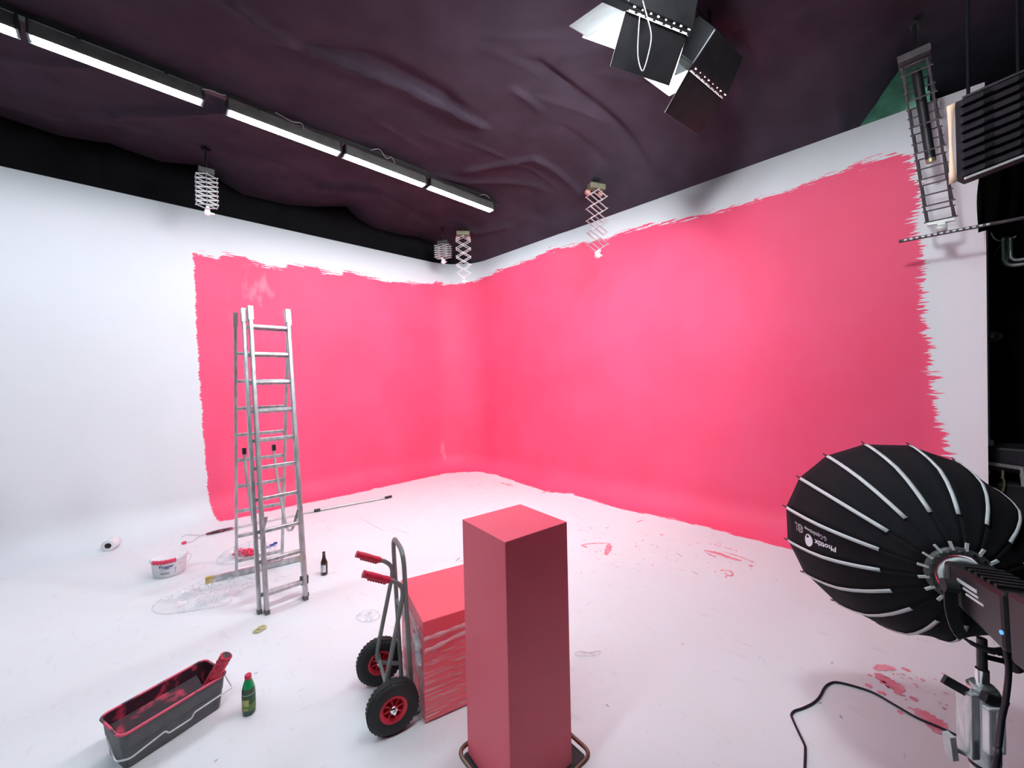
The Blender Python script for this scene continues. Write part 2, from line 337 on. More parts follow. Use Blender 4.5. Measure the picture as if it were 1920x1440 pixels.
# ------------------------------------------------------------------ setting
H = 4.2; RC = .8; CC = .35
def cyc_profile():
    P = [(.66, .001, -.2 - .31), (.5, .001, -.2 - .15), (.42, .001, -.27)]
    for k in range(11):
        a = math.pi / 2 * k / 10; P.append((CC - CC * math.sin(a), CC - CC * math.cos(a) + (.001 if k == 0 else 0), CC - CC * (math.pi / 2 - a)))
    for k in range(1, 9): P.append((0, CC + (H - CC) * k / 8, CC + (H - CC) * k / 8))
    return P
def cyc(name, side):
    prof = cyc_profile(); cols = []
    def fil(th):   # fillet from left wall (th=0) to right wall (th=90)
        d = V((math.sin(th), math.cos(th), 0)); return V((-RC, -RC, 0)) + d * RC, -d, -RC + th / (math.pi / 2) * 2 * RC
    if side == 'left':
        for x in np.linspace(-9.6, -RC, 20): cols.append((V((x, 0, 0)), V((0, -1, 0)), x))
        for k in range(1, 13): cols.append(fil(math.pi / 4 * k / 12))
    else:
        for k in range(0, 13): cols.append(fil(math.pi / 4 + math.pi / 4 * k / 12))
        for y in np.linspace(-RC, -7.215, 16)[1:]: cols.append((V((0, y, 0)), V((-1, 0, 0)), -y))
    verts = []; uvs = []
    for p, n, u in cols:
        for o, z, v in prof: verts.append(p + n * o + V((0, 0, z))); uvs.append((u, v))
    m = len(prof); mb = MB(); fs = [(i * m + j, (i + 1) * m + j, (i + 1) * m + j + 1, i * m + j + 1) for i in range(len(cols) - 1) for j in range(m - 1)]
    mb.add(verts, fs, True)
    # back, top and end of the wall panel
    t = .08; front_top = [i * m + m - 1 for i in range(len(cols))]; back = [p - n * t for p, n, u in cols]
    k = len(verts); mb.v += [(*b.xy, H) for b in back] + [(*b.xy, 0) for b in back]; q = len(cols)
    for i in range(q - 1):
        mb.f += [(front_top[i], front_top[i + 1], k + i + 1, k + i), (k + i, k + i + 1, k + q + i + 1, k + q + i)]; mb.sm += [False, False]
    if side == 'right': mb.f += [tuple([i for i in range((q - 1) * m + 3, q * m)] + [k + q - 1, k + 2 * q - 1])]; mb.sm += [False]
    o = struct(mb, name, M['cyc'])
    ul = o.data.uv_layers.new(name='UVMap'); uvall = uvs + [(-50, 0)] * (2 * q)
    for lp in o.data.loops: ul.data[lp.index].uv = uvall[lp.vertex_index]
    return o
cyc('wall_left', 'left'); cyc('wall_right', 'right')
struct(MB().add([(-9.8, -7.25, 0), (.0, -7.25, 0), (.0, .0, 0), (-9.8, .0, 0)], [(0, 1, 2, 3)]), 'floor', M['floor'])
struct(MB().box((-4.9, -8.95, -.02), (9.8, 3.398, .036)), 'floor_rear', M['darkfloor'])
struct(MB().box((1.0, -5.4, -.02), (1.998, 10.8, .036)), 'floor_side', M['darkfloor'])
struct(MB().box((-3.9, -10.65, 2.6), (12, .1, 5.4)), 'wall_back', M['darkwall'])
struct(MB().box((-9.9, -5.1, 2.6), (.1, 11.2, 5.4)), 'wall_side', M['darkwall'])
struct(MB().box((1.5, -9.0, 2.6), (.1, 3.3, 5.4)), 'wall_rear', M['darkwall'])
struct(MB().box((1.05, -5.92, 2.9), (.08, 2.0, 4.6)), 'wall_green', M['greenwall'])
wlk = thing('added_wall_light', 'added strip light, hidden behind the right wall to brighten the green wall', 'light', (.3, -6.3, 3.9))  # added lamp, out of view, brightens the green wall
MB().box((.3, -6.3, 3.9), (.08, .9, .05)).build('housing', M['grey_house'], wlk, bevel=.006)
MB().box((.335, -6.3, 3.945), (.05, .84, .03)).build('diffuser', M['tube_fill'], wlk)
MB().box((.2, -6.3, 3.9), (.16, .05, .03)).build('wall_bracket', M['blackm'], wlk)

# ceiling fabric with creases
def px_seg(pts, z=4.74): return [at(x, y, z).xy for x, y in pts]
creases = [  # pixels of each crease, amplitude (m, down), half width
    ([(440, 0), (500, 45), (560, 88), (650, 125), (735, 158), (820, 200), (905, 240)], .055, .032),
    ([(560, 88), (700, 110), (840, 185)], -.04, .10),
    ([(1010, 125), (1130, 215), (1235, 292)], -.03, .05),
    ([(1385, 70), (1430, 150), (1460, 205), (1493, 278)], -.06, .05),
    ([(1460, 205), (1560, 185), (1690, 120)], .05, .05),
    ([(0, 105), (110, 118), (180, 118)], .04, .07),
    ([(210, 212), (320, 208), (430, 196)], .07, .06),
    ([(0, 205), (120, 232), (230, 228), (330, 262), (400, 285)], .05, .09),
    ([(600, 345), (700, 352), (745, 375), (807, 408), (890, 418), (953, 396)], .09, .07),
    ([(877, 323), (1000, 302), (1110, 345)], .04, .06),
    ([(990, 382), (1060, 370), (1110, 352)], .04, .06),
    ([(760, 320), (880, 345), (1010, 345)], .03, .08),
    ([(1230, 280), (1240, 320), (1290, 345)], .03, .05),
    ([(400, 285), (520, 300), (600, 345)], .04, .10),
    ([(230, 275), (250, 240), (210, 212)], .03, .06),
    ([(1130, 345), (1220, 330), (1330, 300)], .03, .09),
]
FOLD = [(-10, 4.85), (-6.13, 4.838), (-5.7, 4.80), (-5.288, 4.869), (-4.8, 4.82), (-4.35, 4.93), (-4.1, 4.755), (-3.884, 4.669), (-3.27, 4.688), (-2.86, 4.779), (-2.373, 4.929), (-2.1, 4.76), (-1.84, 4.687), (-1.3, 4.678), (-.56, 4.80), (0, 4.9), (1.4, 4.8)]
fx = np.array([a for a, b in FOLD]); fz = np.array([b for a, b in FOLD])
gx = np.concatenate([np.arange(-9.9, -6.5, .08), np.arange(-6.5, -.05, .035), np.arange(-.05, .2, .02), np.arange(.2, 1.46, .05)]); gy = np.concatenate([np.arange(-10.6, -6.9, .1), np.arange(-6.9, .26, .035)])
X, Y = np.meshgrid(gx, gy, indexing='ij')
Z = 4.76 + .035 * np.sin(X * .9 + .5 * np.sin(Y * .8)) * np.sin(Y * .75 + 1.0) + .012 * np.sin(X * 2.3 + Y * 1.1) * np.sin(Y * 2.1 - X * .6)
rc = random.Random(17)
for _ in range(34):
    x0_, y0_ = rc.uniform(40, 1640), rc.uniform(15, 330)
    if y0_ > 150 + abs(x0_ - 880) * -.1 + 160: continue
    l_, a_ = rc.uniform(50, 190), rc.choice((.42, .42, .5, -.35, .15, 1.1)) + rc.uniform(-.15, .15)
    creases.append(([(x0_, y0_), (x0_ + l_ * .5 * math.cos(a_), y0_ + l_ * .5 * math.sin(a_) + rc.uniform(-5, 5)), (x0_ + l_ * math.cos(a_), y0_ + l_ * math.sin(a_))], rc.uniform(.008, .02) * rc.choice((1, 1, -.7)), rc.uniform(.015, .04)))
for pts, amp, wd in creases:
    amp *= 1.35; sg = px_seg(pts); D = np.full(X.shape, 1e9); SG = np.ones(X.shape)
    for a, b in zip(sg[:-1], sg[1:]):
        ab = b - a; L2 = ab.length_squared; t = np.clip(((X - a.x) * ab.x + (Y - a.y) * ab.y) / L2, 0, 1); dd = np.hypot(X - a.x - t * ab.x, Y - a.y - t * ab.y); sd = np.sign(ab.x * (Y - a.y) - ab.y * (X - a.x)); m_ = dd < D; SG = np.where(m_, sd, SG); D = np.where(m_, dd, D)
    Z -= amp * np.exp(-D / np.where(SG > 0, wd * 1.6, wd * .45))
k = np.clip((Y + 1.3) / 1.55, 0, 1) ** 2; Z = Z * (1 - k) + np.interp(X, fx, fz) * k
kx = np.clip((X + 1.4) / 1.51, 0, 1) ** 3 * np.clip((Y + 6.78) / .5, 0, 1); Z = Z * (1 - kx) + 4.06 * kx
mb = MB(); P = [[(X[i, j], Y[i, j], Z[i, j]) for j in range(len(gy))] for i in range(len(gx))]
mb.grid(P)
# the fabric is pulled back beside the green wall
keep = []
for f in mb.f:
    cx = sum(mb.v[i][0] for i in f) / 4; cy = sum(mb.v[i][1] for i in f) / 4
    keep.append(not (cx > .13 and -6.95 < cy < -6.15))
mb.f = [f for f, k_ in zip(mb.f, keep) if k_]; mb.sm = [True] * len(mb.f)
struct(mb, 'ceiling', M['cloth'])
struct(MB().box((-4.3, -5.2, 5.3), (11.4, 11.2, .1)), 'ceiling_deck', M['darkwall'])

# black drape hanging behind the left wall, below the scalloped fold
dx = np.arange(-9.9, 1.46, .04); P = []
for x in dx:
    zt = float(np.interp(x, fx, fz)); row = []
    for j in range(9):
        t = j / 8; z = zt + .01 + (3.7 - zt) * t
        yy = .25 + .05 * t * math.sin(x * 5.1 + math.sin(x * 2.3)) + .035 * t * math.sin(x * 11.7 + 1) + .02 * math.sin(x * 3)
        for px_ in (-5.29, -4.35, -2.37, -.5): yy += -.05 * math.exp(-abs(x - px_) / .05) * (1 - t)
        row.append((x, yy, z))
    P.append(row)
tag(MB().grid(P).build('black_drape', M['drape'], solid=.004), 'long black fabric drape hanging behind the top of the white left wall', 'curtain')

# ------------------------------------------------------------------ ceiling lighting
def fluorescent(x0, x1, label, cable=None, yc=-1.99, grp='row of fluorescent lights under the ceiling'):
    y0, y1, z0, z1 = yc - .065, yc + .065, 4.55, 4.665
    t = thing('fluorescent_light', label, 'light', ((x0 + x1) / 2, yc, z0), grp)
    h = MB(); h.hexa([V(p) for p in ((x0, y0, z0 + .012), (x1, y0, z0 + .012), (x1, y1, z0 + .012), (x0, y1, z0 + .012), (x0, y0 + .02, z1), (x1, y0 + .02, z1), (x1, y1 - .02, z1), (x0, y1 - .02, z1))])
    for q in (y0 + .003, y1 - .003): h.box(((x0 + x1) / 2, q, z0 + .006), (x1 - x0, .006, .02))
    h.build('housing', M['grey_house'], t)
    d = MB(); d.box(((x0 + x1) / 2, yc, z0 + .0), (x1 - x0 - .05, .085, .022)); d.build('diffuser', M['tube'], t)
    for q in (x0 + .006, x1 - .006): MB().box((q, yc, (z0 + z1) / 2 + .002), (.014, .136, .118)).build('end_cap', M['blackm'], t)
    for q in (.25, .75):
        xx = x0 + (x1 - x0) * q; MB().box((xx, yc, 4.682), (.03, .05, .034)).build('clip', M['blackm'], t)
    if cable: MB().tube(smooth_path(cable), .005, 6).build('cable', M['greycable'], t)
    return t
fluorescent(-9.0, -7.92, 'fluorescent strip light at the far left end of the row, outside the picture')
fluorescent(-7.85, -6.8, 'fluorescent strip light left of the row in view, outside the picture')
fluorescent(-6.72, -5.73, 'fluorescent strip light cut off by the upper left edge of the picture')
fluorescent(-5.69, -4.6, 'longest looking fluorescent strip light in the upper left, just before the gap', cable=[(-4.62, -2.06, 4.64), (-4.55, -2.07, 4.655), (-4.47, -2.06, 4.66), (-4.43, -2.05, 4.68)])
fluorescent(-4.42, -3.30, 'fluorescent strip light right after the gap, above the folded lift by the left wall', cable=[(-4.0, -2.06, 4.70), (-3.85, -2.08, 4.66), (-3.75, -2.075, 4.685), (-3.72, -2.06, 4.64)])
fluorescent(-3.26, -2.13, 'fluorescent strip light with loose white wires on top, second from the corner end', cable=[(-2.95, -2.07, 4.70), (-2.85, -2.09, 4.74), (-2.75, -2.08, 4.67), (-2.68, -2.08, 4.71), (-2.62, -2.06, 4.66)])
fluorescent(-2.08, -.87, 'fluorescent strip light nearest the room corner, last in the row', cable=[(-1.2, -2.06, 4.68), (-1.1, -2.09, 4.71), (-1.0, -2.08, 4.69)])
for k, q in enumerate(('leftmost', 'second from left', 'middle', 'second from right', 'rightmost')): fluorescent(-7.95 + 1.16 * k, -6.85 + 1.16 * k, q + ' fluorescent strip light of the second row, added unseen overhead to brighten the room', None, -5.9, 'added second row of fluorescent lights, unseen overhead')  # added row out of view, gives the room more light
tr = thing('lighting_track', 'black ceiling track carrying the row of fluorescent strip lights', 'track', (-4.7, -1.95, 4.7))
MB().box((-4.7, -1.955, 4.722), (8.8, .07, .04)).build('rail', M['blackm'], tr)
MB().box((-3.6, -1.985, 4.757), (6.5, .02, .03)).build('cable_duct', M['black'], tr)
for x in np.arange(-8.5, -.6, 1.1): MB().cyl((x, -1.955, 4.74), (x, -1.955, 5.26), .008, 6).build('hanger_rod', M['blackm'], tr)

# lamps with barn doors
def barn_lamp(p1, p2, label, leafdrop, cable, face=None, flare=(12, 38, 48, 12)):
    p1, p2 = V(p1), V(p2); xa = (p2 - p1).normalized(); wlen = (p2 - p1).length
    rd = (p1 + p2) / 2 - CAM_O; ya = (rd - xa * rd.dot(xa)).normalized(); nz = xa.cross(ya)
    if face: nz = V(face).normalized(); xa = (xa - nz * xa.dot(nz)).normalized(); ya = V((0, 0, 1)) - nz * nz.z; ya = (ya - xa * ya.dot(xa)).normalized()
    if nz.z > 0: nz = -nz          # nz: the way the lamp faces (down and towards the corner)
    d = .34; mid = (p1 + p2) / 2 + ya * d / 2; up = -nz
    t = thing('barn_door_light', label, 'light', mid, 'lamps with barn doors under the ceiling')
    h = MB(); c = mid + up * .10
    a, b = wlen / 2 + .02, d / 2 + .02
    h.hexa([mid + up * .02 + xa * i * a + ya * j * b for i, j in ((-1, -1), (1, -1), (1, 1), (-1, 1))] + [mid + up * .26 + xa * i * a * .8 + ya * j * b * .6 for i, j in ((-1, -1), (1, -1), (1, 1), (-1, 1))])
    h.build('housing', M['blackm'], t, bevel=.01)
    MB().box(mid + up * .012, (wlen - .02, d - .02, .012), (xa, ya, nz)).build('lamp_panel', M['barn_lamp'], t)
    fr = MB()
    for i in (-1, 1):
        fr.box(mid + xa * i * (wlen / 2 + .006), (.014, d + .03, .044), (xa, ya, nz)); fr.box(mid + ya * i * (d / 2 + .006), (wlen + .03, .014, .026), (xa, ya, nz))
    for k in range(8): fr.box(p1 + xa * wlen * (k + .25) / 8 - ya * .006 + up * .018, (wlen / 8 * (.70 + .1 * (k % 3)), .012, .014), (xa, ya, nz))
    fr.build('frame', M['blackm'], t)
    hz = MB()
    for k in range(7):
        hz.box(p1 + xa * wlen * (k + .5) / 7 - ya * .012 + nz * .008, (wlen / 8.5 * (.7 + .25 * (k % 2)), .012, .010), (xa, ya, nz))
    hz.build('hinge_leak_dash', M['barn_white'], t)  # white hinge pieces imitate the lower row of light leak dashes
    Lf = leafdrop
    def leaf(hinge0, hinge1, out, ang, L, flare, om='blackm'):
        dr = (nz * math.cos(ang) + out * math.sin(ang)); ax = (hinge1 - hinge0).normalized()
        q0, q1 = hinge0 + nz * .015, hinge1 + nz * .015
        poly = [q0, q1, q1 + dr * L + ax * flare, q0 + dr * L - ax * flare]
        nn = (poly[1] - poly[0]).cross(poly[3] - poly[0]).normalized()
        if nn.dot(out) < 0: nn = -nn
        lo = MB().plate([p + nn * .002 for p in poly], .002, nn).build('barn_door', M[om], t)
        MB().plate([p - nn * .0008 for p in poly], .002, nn).build('white_lining', M['barn_white'], lo)
    n1, n2 = p1, p2; f1, f2 = p1 + ya * d, p2 + ya * d
    leaf(n1, n2, -ya, math.radians(flare[0]), Lf, .0)
    leaf(f1, f2, ya, math.radians(flare[1]), Lf, .0)
    leaf(n1, f1, -xa, math.radians(flare[2]), Lf * .95, .0, 'barn_grey')
    leaf(n2, f2, xa, math.radians(flare[3]), Lf * .95, .0)
    yk = MB(); ap = mid + up * .14; e1, e2 = ap - xa * (a + .03), ap + xa * (a + .03)
    zt = max(e1.z, e2.z) + .25
    yk.tube(round_path([e1, V((e1.x, e1.y, zt)), V((e2.x, e2.y, zt)), e2], .05), .012, 8); yk.build('yoke', M['blackm'], t)
    m = (e1 + e2) / 2; MB().cyl((m.x, m.y, zt - .01), (m.x, m.y, max(zt + .1, 4.85)), .016, 10).build('spigot', M['blackm'], t)
    if cable: MB().tube(smooth_path(cable, 8), .004, 6).build('cable', M['greycable'], t)
    return t
l1a, l1b = at(1175, 14, 4.2), at(1290, 61, 4.2)
barn_lamp(l1a, l1b, 'left lamp with big black barn doors and a looped cable, at the top edge', .29,
          [on(1200, 25, l1a - CAM_F * .05, CAM_F), on(1197, 60, l1a - CAM_F * .06, CAM_F), on(1196, 105, l1a - CAM_F * .06, CAM_F), on(1204, 133, l1a - CAM_F * .06, CAM_F), on(1213, 112, l1a - CAM_F * .06, CAM_F), on(1221, 70, l1a - CAM_F * .06, CAM_F), on(1214, 35, l1a - CAM_F * .06, CAM_F), on(1205, 2, l1a - CAM_F * .02, CAM_F)])
l2a, l2b = at(1294, 127, 4.2), at(1356, 181, 4.2)
barn_lamp(l2a, l2b, 'right lamp with barn doors, lower of the pair above the pink wall', .30, None)

barn_lamp((-3.95, -6.15, 4.18), (-3.72, -6.58, 4.18), 'third lamp with barn doors, added unseen overhead to brighten the right wall', .26, None, (.74, .54, -.42), (46, 62, 32, 52))  # added lamp out of view, evens the light on the right wall

# scissor lifts hanging from the ceiling
def pantograph(top, n, hc, wd, sep, ang, label, top_box, bar_mat, tilt=None, rods=False, bracket='pant', bx=(.24, .10, .075), ceiling=4.78, arm=(.018, .006)):
    top = V(top); ex = V((math.cos(ang), math.sin(ang), 0)); ey = V((-math.sin(ang), math.cos(ang), 0)); ez = V(tilt).normalized() if tilt else V((0, 0, -1))
    t = thing('scissor_lift', label, 'lift', top, 'scissor lifts hanging from the ceiling')
    MB().box(top - ez * bx[2] / 2, bx, (ex, ey, -ez)).build('carriage', M[top_box], t, bevel=.006)
    MB().cyl(top - ez * bx[2], (top.x, top.y, ceiling + .06), .012, 8).build('hanger', M['blackm'], t)
    hk = MB(); hk.box(V((top.x, top.y, ceiling - .06)), (.09, .05, .03), (ex, ey, -ez)); hk.build('trolley', M['blackm'], t)
    if top_box == 'olive':
        for s_ in (-1, 1): MB().cyl(top + ex * s_ * bx[0] * .42 + ey * .05 + ez * .015, top + ex * s_ * bx[0] * .42 + ey * .09 + ez * .015, .036, 14).build('spring_reel', M['copper'], t)
    z0 = .015
    def pt(x, lv, y): return top + ex * x + ey * y + ez * (z0 + lv * hc)
    protos = {}
    def put_bar(kind, a, b, yoff):
        o = MB().bar(a, b, arm[1], arm[0], up=ey).build('scissor_bar', bar_mat, t); return o
    for y in (-sep / 2, sep / 2):
        for s_ in (-1, 1):
            put_bar('h', pt(0, 0, y + s_ * .004), pt(s_ * wd / 2, .5, y + s_ * .004), y)
            for k in range(n): put_bar('f', pt(-s_ * wd / 2, .5 + k, y + s_ * .004), pt(s_ * wd / 2, 1.5 + k, y + s_ * .004), y)
            put_bar('h', pt(-s_ * wd / 2, .5 + n, y + s_ * .004), pt(0, 1 + n, y + s_ * .004), y)
    e = .02
    for k in range(n + 1):
        for s_ in (-1, 1): MB().cyl(pt(s_ * wd / 2, .5 + k, -sep / 2 - e), pt(s_ * wd / 2, .5 + k, sep / 2 + e), .006, 6).build('pivot_pin', bar_mat, t)
    for k in range(n + 2): MB().cyl(pt(0, k, -sep / 2 - e), pt(0, k, sep / 2 + e), .006, 6).build('pivot_pin', bar_mat, t)
    if rods:
        MB().cyl(pt(0, .3, 0), pt(0, (n + 1) * .62, 0), .032, 12).build('damper', M['black'], t); MB().cyl(pt(0, (n + 1) * .6, 0), pt(0, (n + 1) * .64, 0), .03, 10).build('damper_end', M['brass'], t)
    b = pt(0, n + 1, 0)
    cl = MB(); cl.box(b + ez * .022, (.035, sep + .01, .028), (ex, ey, -ez)); cl.lathe([(.0, -.03), (.034, -.03), (.036, 0), (.034, .03), (.0, .03)], b + ez * .075, ey, 14, caps=False); cl.box(b + ez * .055, (.05, .05, .05), (ex, ey, -ez)); cl.cyl(b + ez * .07 + ex * .03, b + ez * .07 + ex * .07, .012, 8)
    cl.build('spigot_clamp', M[bracket], t, bevel=.004)
    return t, b
A45 = math.radians(-44)
pantograph((-.445, -3.699, 4.42), 4, .165, .27, .10, A45 + .35, 'extended scissor lift under an olive box in front of the pink right wall', 'olive', M['pant'], bracket='whitep', ceiling=4.62)
pantograph((-.681, -.958, 4.48), 4, .152, .27, .10, A45 + .1, 'extended scissor lift hanging right in front of the room corner', 'olive', M['pant'], bracket='whitep')
pantograph((-.838, -.532, 4.40), 5, .042, .29, .12, A45 - .25, 'folded scissor lift hanging just left of the corner lift', 'grey_house', M['pant'], bracket='whitep', bx=(.2, .1, .06))
pantograph((-4.435, -.688, 4.42), 6, .055, .21, .12, A45 + .75, 'folded scissor lift hanging alone above the left white wall', 'grey_house', M['pant'], bracket='whitep', bx=(.16, .1, .07))
bt, bb = pantograph((-.35, -6.809, 4.42), 5, .228, .16, .15, A45 + math.radians(42), 'dark extended scissor lift at upper right, holding the black pole', 'pant_dark', M['pant_dark'], tilt=(0, -.1, -1), rods=True, bracket='pant', bx=(.16, .2, .06), arm=(.014, .007))
pole = thing('boom_pole', 'thin black perforated pole hung level under the dark scissor lift', 'pole', (-.35, -7.1, 2.93))
pm = MB(); pm.tube([(-.36, -6.70, 2.925), (-.36, -8.6, 2.925)], .014, 8); pm.build('tube', M['pant_dark'], pole)
hm = MB()
for k in range(14): hm.box((-.374, -6.74 - k * .035, 2.925), (.004, .018, .012))
hm.build('hole_row', M['pant'], pole)
# ------------------------------------------------------------------ corrugated lamp at upper right
c0, c1, c2, c3 = on(1793, 190, CAM_O + CAM_F * 2.3, CAM_F), on(1797, 338, CAM_O + CAM_F * 2.3, CAM_F), on(1990, 103, CAM_O + CAM_F * 2.15, CAM_F), on(1990, 258, CAM_O + CAM_F * 2.15, CAM_F)
cl = thing('louvred_light', 'large unlit lamp with black ribbed back and peach end, upper right edge', 'light', (c0 + c1) / 2)
ua = (c2 - c0).normalized(); va = (c1 - c0).normalized(); na = ua.cross(va).normalized(); na = na if na.dot(CAM_F) > 0 else -na
Lc = (c2 - c0).length; hc_ = (c1 - c0).length
MB().hexa([c0 + na * .012, c0 + ua * Lc + na * .012, c0 + ua * Lc + na * .2, c0 + ua * .14 + na * .2] + [c0 + va * hc_ + na * .012, c0 + va * hc_ + ua * Lc + na * .012, c0 + va * hc_ + ua * Lc + na * .2, c0 + va * hc_ + ua * .14 + na * .2]).build('body', M['corr'], cl)
for k in range(9):
    z0_ = (k + .5) / 9; rb = MB(); rb.bar(c0 + va * hc_ * z0_ + ua * .02, c0 + va * hc_ * z0_ + ua * Lc, .028, .022, up=na); rb.build('rib', M['corr'], cl)
for q in (.29, .63):
    sb = MB()
    for k in range(9): sb.box(c0 + va * hc_ * (k + .5) / 9 + ua * Lc * q - na * .012, (.04, .022, .012), (ua, va, na))
    sb.build('rib_clip', M['black'], cl)
for q, off in ((0, -.004), (1, .004)):
    MB().bar(c0 + va * (hc_ * q + off) + ua * .03, c0 + va * (hc_ * q + off) + ua * Lc, .012, .012, up=na).build('edge_trim', M['pant_dark' if q == 0 else 'tape'], cl)
P = []
for i in range(9):
    t_ = i / 8; bow = .03 * math.sin(math.pi * t_); b0 = c0 + va * (hc_ * t_) - ua * (.004 + 0) + ua * (-bow * .2)
    P.append([b0 - ua * .030 * (1 - .1 * math.sin(math.pi * t_)) + ua * bow * .3 + na * .02, b0 + ua * (-bow * .4 + .006) + na * .01])
MB().grid(P).build('end_reflector', M['peach'], cl, solid=.004)
hr = MB()
for q in (.25, .75):
    b_ = c0 + ua * Lc * q + na * .1; hr.cyl(b_, (b_.x, b_.y, 5.0), .008, 8)
hr.build('hanger_rods', M['darkwall'], cl)
# black cloth hung behind, beside the end of the right wall
q0 = [on(x, y, (-.12, -7.2, 3), (.35, 1, 0)) for x, y in ((1838, 322), (1960, 270), (1960, 400), (1832, 437))]
P = []
for i in range(21):
    u_ = i / 20; row = []
    for j in range(9):
        v_ = j / 8; p = q0[0].lerp(q0[1], u_).lerp(q0[3].lerp(q0[2], u_), v_); p = p + V((.35, 1, 0)) * (.02 * math.sin(u_ * 21) * (1 - .4 * v_) + .01 * math.sin(u_ * 43 + v_ * 4)); row.append(p)
    P.append(row)
tag(MB().grid(P).build('hanging_cloth', M['drape'], solid=.003), 'black cloth hanging under the ribbed lamp beside the wall end', 'cloth')
# pipes on the dark wall
pp = thing('wall_pipe', 'pair of bent silver pipes on the dark wall at the right edge', 'pipe', (.55, -7.6, 2.7))
def wp(x, y): return on(x, y, (.6, 0, 0), (1, 0, 0))
MB().tube(round_path([wp(1883, 446), wp(1884.5, 500), wp(1935, 493)], .07), .018, 10).build('pipe', M['steel'], pp)
MB().tube(round_path([wp(1894, 446), wp(1895, 490), wp(1935, 483)], .06), .016, 10).build('pipe', M['steel'], pp)
MB().bar(wp(1879, 486), wp(1900, 482), .012, .012).build('pipe_clip', M['pant'], pp)
MB().tube(smooth_path([wp(1858, 436), wp(1866, 448), wp(1878, 452), wp(1892, 449), wp(1905, 443)]), .006, 6).build('loop_wire', M['pant'], pp)
MB().bar(wp(1889, 444) , wp(1889, 444) + V((.95, 0, 0)), .02, .02).build('wall_bracket', M['blackm'], pp)
wl = thing('work_lamp', 'small dim round lamp on the dark wall right of the white wall end', 'lamp', wp(1866, 632))
q = wp(1866, 632); MB().lathe([(.0, -.05), (.03, -.045), (.048, -.02), (.05, .01), (.02, .03)], q, (1, 0, 0), 16).build('shade', M['grey_house'], wl)
MB().cyl(q + V((.02, 0, 0)), q + V((.9, 0, 0)), .012, 8).build('arm', M['blackm'], wl)
MB().lathe([(.012, -.06), (.012, -.045)], q + V((0, .02, 0)), (1, 0, 0), 10).build('bulb', M['tape'], wl)
# dim trolley in the gap behind the softbox
def rk(x, y, X_=.35): return on(x, y, (X_, 0, 0), (1, 0, 0))
eq = thing('equipment_trolley', 'dark trolley with a pale slotted rail, in the gap right of the white wall', 'trolley', (.4, -7.6, 0))
ra, rb_ = rk(1850, 868), rk(1960, 885)
MB().bar(ra, rb_, .028, .01, up=(1, 0, 0)).build('slotted_rail', M['railpink'], eq)
sl = MB()
for k in range(16): sl.bar(ra.lerp(rb_, (k + .3) / 16) - V((.014, 0, 0)), ra.lerp(rb_, (k + .65) / 16) - V((.014, 0, 0)), .003, .008, up=(1, 0, 0))
sl.build('slots', M['black'], eq)
yc = (ra.y + rb_.y) / 2
MB().box((.62, yc, .98), (.42, .7, .22)).build('bin', M['corr'], eq, bevel=.02)
MB().box((.62, yc, .62), (.42, .7, .3)).build('drawer', M['darkfloor'], eq, bevel=.02)
for sx in (.43, .8):
    for sy in (-.33, .33): MB().box((sx, yc + sy, .42), (.03, .03, .84)).build('leg', M['blackm'], eq)
cp = rk(1858, 830, .40); MB().box(cp, (.02, .03, .05)).build('latch', M['pant'], eq)
bk = thing('brass_hook', 'small brass hook hanging on the pale slotted rail', 'hook', rk(1881, 905))
MB().tube(smooth_path([rk(1877, 895), rk(1882, 899), rk(1883, 910), rk(1880, 922)]), .008, 8).build('shank', M['brass'], bk)
MB().bar(rk(1880, 882), rk(1880, 897), .02, .014).build('clamp', M['brass'], bk)
pc = thing('pale_clamp', 'pale clamp hanging on the rail at the right picture edge', 'clamp', rk(1917, 905, .30))
MB().bar(rk(1917, 888, .30), rk(1920, 912, .30), .03, .03).build('jaw', M['railpink'], pc); MB().cyl(rk(1915, 876, .30), rk(1917, 890, .30), .01, 8).build('screw', M['pant'], pc)
MB().bar(rk(1921, 885, .30), rk(1922, 905, .30), .014, .014).build('jaw', M['railpink'], pc)

# ------------------------------------------------------------------ softbox, lamp head and stand
SC = V((-2.559, -6.711, 1.015)); SN = V((.924, .376, -.073)).normalized(); SA = V((.37705, -.92619, 0)).normalized(); SA = (SA - SN * SA.dot(SN)).normalized(); SB = SN.cross(SA); SB = -SB if SB.z < 0 else SB; PH = 7.277
PROF = [(.432, .0), (.423, .06), (.405, .13), (.382, .205), (.352, .28), (.315, .34), (.265, .40), (.2, .458), (.14, .498), (.095, .525)]
def sbp(i, r, s): an = PH + i * math.pi / 8; return SC + (SA * math.cos(an) + SB * math.sin(an)) * r - SN * s
def prof_at(t):
    t = max(0, min(1, t)) * (len(PROF) - 1); k = min(int(t), len(PROF) - 2); u = t - k; a, b = PROF[k], PROF[k + 1]; return a[0] + (b[0] - a[0]) * u, a[1] + (b[1] - a[1]) * u
sbx = thing('softbox', 'big black umbrella shaped softbox with pale rib tapes, turned to the wall', 'softbox', SC - SN * .5)
for i in range(16):
    P = []
    for jj in range(5):
        f_ = jj / 4; row = []
        for k in range(len(PROF)):
            r, s_ = PROF[k]; p = sbp(i, r, s_).lerp(sbp(i + 1, r, s_), f_)
            sag = math.sin(math.pi * f_) * (.006 if k > 1 else .001); c_ = SC - SN * s_
            row.append(p + (c_ - p).normalized() * sag)
        P.append(row)
    MB().grid(P).build('fabric_panel', M['fabric_black'], sbx, solid=.002)
